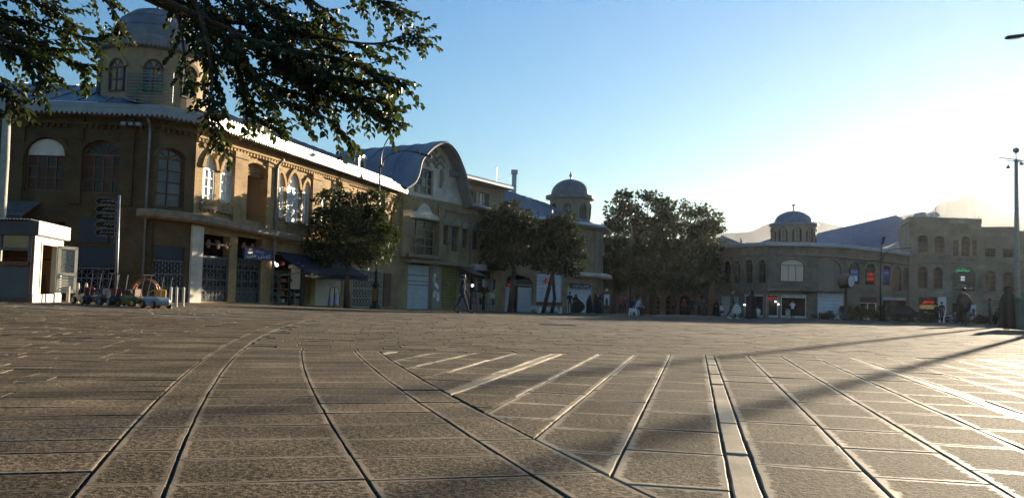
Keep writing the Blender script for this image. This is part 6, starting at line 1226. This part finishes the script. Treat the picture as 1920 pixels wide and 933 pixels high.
car(1682, 81, RAD(4), mat('dark_car_paint', (.03, .035, .045), .25, .1, spec=.6), 'dark parked car behind the low hedge')
def motorbike(px, Y, rz, m, label):
    p = ground_at(px, Y); o = empty('motorbike', p, label, 'motorbike', 'parked motorbikes', rz)
    def B(mb, n, m_, par=None): b = mb.build(n, m_); b.parent = par or o; return b
    for x in (-.62, .62): W = B(MB().lathe([(.25, -.04), (.3, -.03), (.3, .03), (.25, .04)], (x, 0, .3), 18, M=Matrix.Rotation(pi / 2, 3, 'X')), 'wheel', M_DARKMETAL); B(MB().lathe([(.06, -.05), (.06, .05)], (x, 0, .3), 8, M=Matrix.Rotation(pi / 2, 3, 'X')), 'hub', M_PIPE, W)
    B(MB().rbox((.02, 0, .42), (.42, .24, .3), .05), 'engine', M_PIPE); B(MB().loft([[(x, -w, z), (x, w, z), (x, w * .8, z + .16), (x, -w * .8, z + .16)] for x, w, z in ((-.3, .08, .72), (-.12, .15, .7), (.15, .13, .68), (.25, .08, .68))], True, True), 'fuel_tank', m); B(MB().rbox((.48, 0, .74), (.6, .24, .1), .04), 'saddle', M_DARKMETAL)
    B(MB().tube([(-.62, -.08, .3), (-.42, -.08, .95)], .025, 6).tube([(-.62, .08, .3), (-.42, .08, .95)], .025, 6), 'fork', M_PIPE); B(MB().tube([(-.3, -.36, 1.02), (-.42, -.15, .98), (-.42, .15, .98), (-.3, .36, 1.02)], .018, 6), 'handlebar', M_DARKMETAL); B(MB().sphere((-.5, 0, .88), .1, 10, 6), 'headlight', M_KW); B(MB().tube([(.05, .12, .3), (.7, .14, .32)], .04, 7), 'exhaust', M_PIPE)
    B(MB().rbox((.65, 0, .5), (.4, .16, .06), .02), 'mudguard', m); return o
M_MB = mat('bike_red', (.18, .02, .02), .35, .2); motorbike(1624, 79, RAD(15), M_MB, 'motorbike between the street clock and the lamp post'); motorbike(1722, 78, RAD(160), M_TN, 'motorbike parked behind the hedge, left of the amber shop'); motorbike(1742, 77, RAD(30), M_MB, 'motorbike parked under the amber shop window'); motorbike(1784, 78, RAD(100), M_MB, 'motorbike parked by the white pier'); motorbike(1822, 74, RAD(20), M_TN, 'motorbike parked in front of the cash machine')
# ------------------------------------------------------------------ people
M_SKIN = mat('skin', (.36, .22, .15), .6, .1, 9); M_HAIR = mat('dark_hair', (.012, .009, .008), .5, .2); M_SHOE = mat('black_shoe', (.015, .014, .014), .4, .1); M_SHOEW = mat('white_shoe', (.62, .62, .6), .5, .05)
def cl(n, c): return mat('wear_' + n, c, .85, .15, 12)
C_BLK, C_NAVY, C_GREY, C_BLUE, C_WHT, C_RED, C_BRN, C_OLV, C_JEAN, C_LTB = cl('black', (.012, .012, .014)), cl('navy', (.018, .022, .045)), cl('grey', (.09, .09, .1)), cl('blue', (.03, .07, .16)), cl('white', (.66, .66, .68)), cl('red', (.25, .04, .03)), cl('brown', (.07, .05, .038)), cl('olive', (.07, .065, .045)), cl('jeans', (.025, .035, .07)), cl('pale_blue', (.4, .5, .66))
def person(px, Y, h, face, label, top=C_BLK, legs=C_NAVY, shoe=M_SHOE, pose='stand', arms='down', hair=True, stride=.0, group=None, bare_arm=False):
    """face: heading in degrees (0 = away from the camera along +Y, 90 = towards the right)"""
    k = h / 1.75; base = ground_at(px, Y); V = []; E = []; R = []; EM = []
    def add(p, r, par=None, m=0):
        V.append(Vector(p) * k); R.append(r * k)
        if par is not None: E.append((par, len(V) - 1)); EM.append(m)
        return len(V) - 1
    drop = 0.
    sit = pose in ('sit', 'crouch')
    hip = .52 if pose == 'sit' else .3 if pose == 'crouch' else .93
    lean = .22 if sit else .03
    pel = add((0, 0, hip), .135); w = add((0, lean * .35, hip + .17), .125, pel, 0); ch = add((0, lean * .7, hip + .37), .15, w, 0); nk0 = add((0, lean, hip + .53), .085, ch, 0); nk = add((0, lean + .01, hip + .585), .055, nk0, 2); jw = add((0, lean + .045, hip + .65), .072, nk, 2); sk = add((0, lean + .02, hip + .735), .093, jw, 2)
    add((0, lean + .118, hip + .685), .016, jw, 2)
    for sx in (-1, 1):
        hj = add((sx * .095, 0, hip - .04), .1, pel, 1); f = stride * sx
        if pose == 'sit': kn = add((sx * .11, .42, hip + .0), .075, hj, 1); an = add((sx * .11, .44, .09), .05, kn, 1); ft = (sx * .11, .5, .045)
        elif pose == 'crouch': kn = add((sx * .15, .34, .5), .075, hj, 1); an = add((sx * .13, .12, .09), .05, kn, 1); ft = (sx * .13, .2, .045)
        else:
            kn = add((sx * .1, f * .5 + .03, .5), .07, hj, 1); an = add((sx * .09, f * 1.0 - (.06 if f < 0 else 0), .1 + (.05 if f < -.05 else 0)), .048, kn, 1); ft = (sx * .09, f + .1, .045)
        toe = add((ft[0], ft[1] + .02, .045), .042, an, 3); add((ft[0], ft[1] + .12, .035), .03, toe, 3)
        sh = add((sx * .175, lean, hip + .49), .072, nk0, 0)
        if arms == 'down': el = (sx * .235, lean - .03 - f * .35, hip + .22); ha = (sx * .24, lean + .05 - f * .75, hip - .02)
        elif arms == 'back': el = (sx * .24, lean - .12, hip + .24); ha = (sx * .06, lean - .17, hip + .05)
        elif arms == 'front': el = (sx * .24, lean + .05, hip + .22); ha = (sx * .1, lean + .27, hip + .22)
        elif arms == 'face': el = (sx * .25, lean + .16, hip + .3); ha = (sx * .09, lean + .2, hip + .58)
        elif arms == 'knees': el = (sx * .24, lean + .14, hip + .22); ha = (sx * .14, lean + .36, hip + .1)
        e_ = add(el, .05, sh, 0); wr = add(ha, .034, e_, 2 if bare_arm else 0); d = (Vector(ha) - Vector(el)).normalized(); add(Vector(ha) + d * .07, .036, wr, 2)
        V_h = (Vector(ha) + d * .09) * k
        R.append  # hand grows on the wrist chain; fingers are added below
        hands.append((V_h, d, sx)) if False else None
        HND.append((V_h.copy(), d.copy(), sx, k))
    me = bpy.data.meshes.new('person'); me.from_pydata([tuple(v) for v in V], E, []); ob = bpy.data.objects.new('person', me); COL.objects.link(ob)
    md = ob.modifiers.new('skin', 'SKIN'); sv = me.skin_vertices[0].data
    for i, r in enumerate(R): sv[i].radius = (r * (1.18 if i in (1, 2) else 1), r * (.8 if i in (1, 2) else 1)); sv[i].use_root = i == 0
    ob.modifiers.new('sub', 'SUBSURF').levels = 1; md.use_smooth_shade = True
    bpy.context.view_layer.update(); m2 = bpy.data.meshes.new_from_object(ob.evaluated_get(bpy.context.evaluated_depsgraph_get())); bpy.data.objects.remove(ob); bpy.data.meshes.remove(me)
    mb = MB(); mb.v = [tuple(v.co) for v in m2.vertices]; mb.f = [tuple(p.vertices) for p in m2.polygons]
    segs = [(V[a], V[b], m) for (a, b), m in zip(E, EM)]
    for p in m2.polygons:
        c = p.center; best = (9, 0)
        for a, b, m in segs:
            ab = b - a; t = max(0, min(1, (c - a).dot(ab) / max(1e-9, ab.length_squared))); dd = (c - a - ab * t).length
            if dd < best[0]: best = (dd, m)
        mb.mi.append(best[1])
    bpy.data.meshes.remove(m2); mb.cur = 2
    for hp, d, sx, kk in HND:
        s = Vector((0, 1, 0)) if abs(d.y) < .8 else Vector((0, 0, 1)); s = (s - d * s.dot(d)).normalized(); b_ = d.cross(s)
        for j, l in enumerate((.07, .08, .075, .06)): q = hp + s * (.027 - .018 * j) * kk; mb.tube([q, q + d * l * .5 * kk, q + (d * l * .85 - b_ * .025 * sx) * kk], [.009 * kk, .009 * kk, .006 * kk], 5)
        q = hp - d * .04 * kk + s * .03 * kk; mb.tube([q, q + (s * .03 + d * .03) * kk, q + (s * .035 + d * .065) * kk], [.01 * kk, .01 * kk, .007 * kk], 5)
    HND.clear()
    o = mb.build('person', [top, legs, M_SKIN, shoe], origin=(0, 0, 0), smooth=True, label=label, cat='person', group=group); o.location = base; o.rotation_euler.z = -RAD(face)
    if hair:
        hc = Vector((0, lean + .012, hip + .755)) * k; hm_ = MB(); n = 12; rings = []
        for i in range(6):
            th = pi * .62 * i / 5; rings.append([hc + Vector((.1 * k * sin(th) * cos(2 * pi * j / n), (.112 * sin(th) * sin(2 * pi * j / n) - (.03 if i > 2 else 0)) * k, (.112 * cos(th) - (.03 * max(0, -sin(2 * pi * j / n)) if i > 3 else -.03 * max(0, sin(2 * pi * j / n)) * (i / 5))) * k)) for j in range(n)])
        b = hm_.loft(rings, True, True).build('hair', M_HAIR, smooth=True); b.parent = o
    return o
HND = []; hands = []
def chador(px, Y, h, face, label, m=C_BLK, flare=0., side=1, group=None, feet=M_SHOE):
    o = person(px, Y, h, face, label, C_BLK, C_BLK, feet, arms='front', hair=False, group=group); k = h / 1.75; n = 28; rnd = random.Random(int(px)); ph = [rnd.uniform(0, 6.3) for _ in range(4)]; rings = []
    for z, rx, ry, oy in ((1.80, .03, .03, -.01), (1.785, .08, .09, 0), (1.72, .125, .135, .0), (1.6, .135, .14, .005), (1.5, .16, .145, .01), (1.42, .25, .19, .02), (1.25, .31, .24, .04), (1.0, .34, .28, .05), (.7, .35, .29, .03), (.4, .37, .31, .02), (.12, .4, .34, .02), (.07, .4, .34, .02)):
        ring = []
        for j in range(n):
            a = 2 * pi * j / n; rip = 1 + (.07 * sin(5 * a + ph[0]) + .05 * sin(9 * a + ph[1] + z)) * max(0, (1.4 - z)) ; fl = flare * max(0, cos(a) * side) * max(0, sin(pi * min(1, max(0, 1.3 - z) / 1.25))) * 1.0
            x = rx * rip * cos(a) + fl * side; y = ry * rip * sin(a) + oy
            if 1.55 < z < 1.75 and sin(a) > .55: y -= .06 * (sin(a) - .55) / .45 + .02      # face opening
            ring.append(Vector((x, y, z)) * k)
        rings.append(ring)
    c = MB().loft(rings, False, True).build('chador', m, smooth=True); c.parent = o
    f = MB().sphere(Vector((0, .095, 1.655)) * k, (.058 * k, .05 * k, .08 * k), 10, 8).build('face', M_SKIN, smooth=True); f.parent = o; return o
GP = 'people out on the plaza'
person(866, 39.5, 1.76, 80, 'man in black jacket and jeans striding to the right', C_BLK, C_JEAN, M_SHOE, arms='down', stride=.30, group=GP)
person(1068, 72, 1.74, 185, 'bearded man in dark short-sleeved shirt walking towards the camera', C_NAVY, C_GREY, arms='down', stride=.08, group=GP, bare_arm=True)
chador(1079, 72.5, 1.58, 190, 'woman whose black chador billows out beside the bearded man', C_BLK, .55, -1, GP); chador(1105, 73, 1.56, 260, 'woman in black chador standing alone before the pale roller door', C_BLK, 0, 1, GP); chador(1117, 70, 1.62, 100, 'woman in black chador, left of the close pair by the poster stand', C_BLK, 0, 1, GP); chador(1124, 70.5, 1.6, 250, 'woman in black chador, right of the close pair by the poster stand', C_BLK, .1, 1, GP)
person(1163, 74, 1.65, 150, 'person in dull red jacket behind the white bench', C_RED, C_BLK, group=GP); person(1171, 76, 1.62, 200, 'person in brown behind the slim lamp post', C_BRN, C_BLK, group=GP)
person(1192, 62, 1.72, 70, 'seated man in pale blue shirt on the white bench', C_LTB, C_BLK, pose='sit', arms='knees', group=GP); person(1184, 62.3, 1.7, 60, 'seated man in dark jacket behind the pale blue shirt on the bench', C_NAVY, C_BLK, pose='sit', arms='knees', group=GP); person(1203, 62, 1.25, 285, 'small child in grey facing the bench', C_GREY, C_JEAN, group=GP)
person(1282, 80, 1.62, 170, 'person in orange red top under the plane trees', C_RED, C_BLK, group=GP); person(1297, 77, 1.7, 200, 'man in dark clothes under the plane trees, left of a pair', C_BLK, C_BLK, stride=.15, group=GP); person(1310, 76, 1.74, 160, 'man in olive jacket under the plane trees, right of a pair', C_OLV, C_BLK, stride=.12, group=GP); chador(1318, 77, 1.5, 120, 'short woman in dark chador beside the olive jacket', C_BRN, 0, 1, GP); chador(1343, 78, 1.5, 200, 'small dark chador figure before the grey shutter', C_BLK, 0, 1, GP)
person(1262, 82, 1.6, 180, 'seated person in dark clothes beneath the trees', C_BLK, C_BLK, pose='sit', arms='knees', group=GP); person(1355, 80, 1.6, 250, 'seated person in white shirt before the grey shutter', C_WHT, C_BLK, pose='sit', arms='knees', group=GP)
o = person(1372, 50, 1.74, 95, 'person in brown carrying a white shopping bag', C_BRN, C_BLK, M_SHOEW, stride=.2, group=GP); p = ground_at(1381, 49.8); BG = MB().loft([[p + Vector((x * .25, y * .1, z)) for x, y in ((-1, -1), (1, -1), (1, 1), (-1, 1))] if w == 1 else [p + Vector((x * .25 * w, y * .1 * w, z)) for x, y in ((-1, -1), (1, -1), (1, 1), (-1, 1))] for z, w in ((.32, .7), (.42, 1), (.62, .95), (.78, .6), (.86, .15))], True, True); BG.build('shopping_bag', mat('bag_white', (.5, .5, .46), .6, .15, 6), origin=p, label='white plastic shopping bag held by the person in brown', cat='bag')
chador(1409, 50, 1.68, 270, 'woman in black chador walking past the dark open shop', C_BLK, .05, -1, GP, M_SHOE)
person(1421, 82, 1.7, 200, 'crouching person in white shirt outside the dark open shop', C_WHT, C_WHT, pose='crouch', arms='knees', group=GP)
person(1486, 84, 1.74, 10, 'man in white T-shirt with back turned at the open shop', C_WHT, C_BLK, arms='face', group=GP, bare_arm=True)
person(1766, 71, 1.72, 5, 'man in dark shirt walking away towards the white pier', C_BLK, C_BLK, stride=.12, group=GP); person(1757, 73, 1.6, 0, 'person half hidden left of the man by the white pier', C_BRN, C_BLK, group=GP)
M8 = person(1808, 39.5, 1.76, 8, 'man with a dark coat draped over his shoulders, back turned', C_BRN, C_BLK, stride=.06, arms='back', group=GP); n = 24; rings = []
for z, rx, ry in ((1.52, .07, .07), (1.49, .11, .1), (1.44, .2, .14), (1.34, .28, .15), (1.15, .36, .14), (1.06, .35, .14), (.96, .29, .16), (.74, .24, .18)): rings.append([Vector((rx * cos(2 * pi * j / n), ry * sin(2 * pi * j / n) - .02, z)) for j in range(n)])
b = MB().loft(rings, False, False).build('draped_coat', C_BRN, smooth=True); b.parent = M8
person(1858, 52, 1.62, 320, 'stooping person in pale jacket and brown skirt behind the chador woman', mat('wear_drab', (.12, .12, .1), .85, .15), C_BRN, group=GP)
chador(1892, 33.2, 1.66, 350, 'large woman in brown chador with white shoes at the right', mat('wear_chador_brown', (.035, .028, .022), .9, .2), .05, 1, GP, M_SHOEW)
# shop dummies
def mannequin(px, Y, label, top, skirt):
    p = ground_at(px, Y); o = empty('mannequin', p, label, 'mannequin', 'shop dummies outside the clothes shop'); mb = MB()
    for s in (-.07, .07): mb.tube([p + Vector((s * .8, .06, .02)), p + Vector((s, 0, .08)), p + Vector((s * 1.1, 0, .45)), p + Vector((s, 0, .8))], [.03, .035, .05, .06], 7)
    mb.build('leg', mat('dummy_pale', (.5, .44, .38), .5, .05), o, smooth=True); MB().lathe([(.2, .52), (.17, .75), (.13, .98), (.1, 1.0)], p, 12, rip=lambda a, z: .06 * sin(7 * a)).build('skirt', skirt, o, smooth=True); MB().lathe([(.13, .98), (.15, 1.15), (.17, 1.3), (.1, 1.42), (.04, 1.48)], p, 12).build('torso', top, o, smooth=True); return o
for px, l, a, b_ in ((887, 'leftmost shop dummy in a slate skirt', M_CL[0], M_CL[0]), (894, 'shop dummy in a pinkish skirt, second from the left', M_CL[3], M_CL[1]), (900, 'shop dummy in a black skirt in the middle', M_CL[3], M_CL[2]), (912, 'shop dummy in a tan striped skirt', M_CL[3], M_CL[3]), (918, 'shop dummy in pale skirt beside the navy trousers', M_CL[5], M_CL[3]), (923, 'rightmost shop dummy in white top and navy', M_CL[5], M_CL[6])): mannequin(px, F3.P(F3.sz(px, 540)[0], 0, 1.0).y, l, a, b_)
# ------------------------------------------------------------------ evening haze
hm = bpy.data.materials.new('evening_haze'); hm.use_nodes = True; t = hm.node_tree; t.nodes.clear()
vo = t.nodes.new('ShaderNodeVolumePrincipled'); vo.inputs['Color'].default_value = (.88, .92, .96, 1); vo.inputs['Density'].default_value = .00006; vo.inputs['Anisotropy'].default_value = .62
ou = t.nodes.new('ShaderNodeOutputMaterial'); t.links.new(vo.outputs[0], ou.inputs['Volume'])
hz_ = MB().box((0, 900, 105), (5400, 2200, 222)).build('haze', hm, kind='stuff', label='thin sunlit evening haze filling the air')
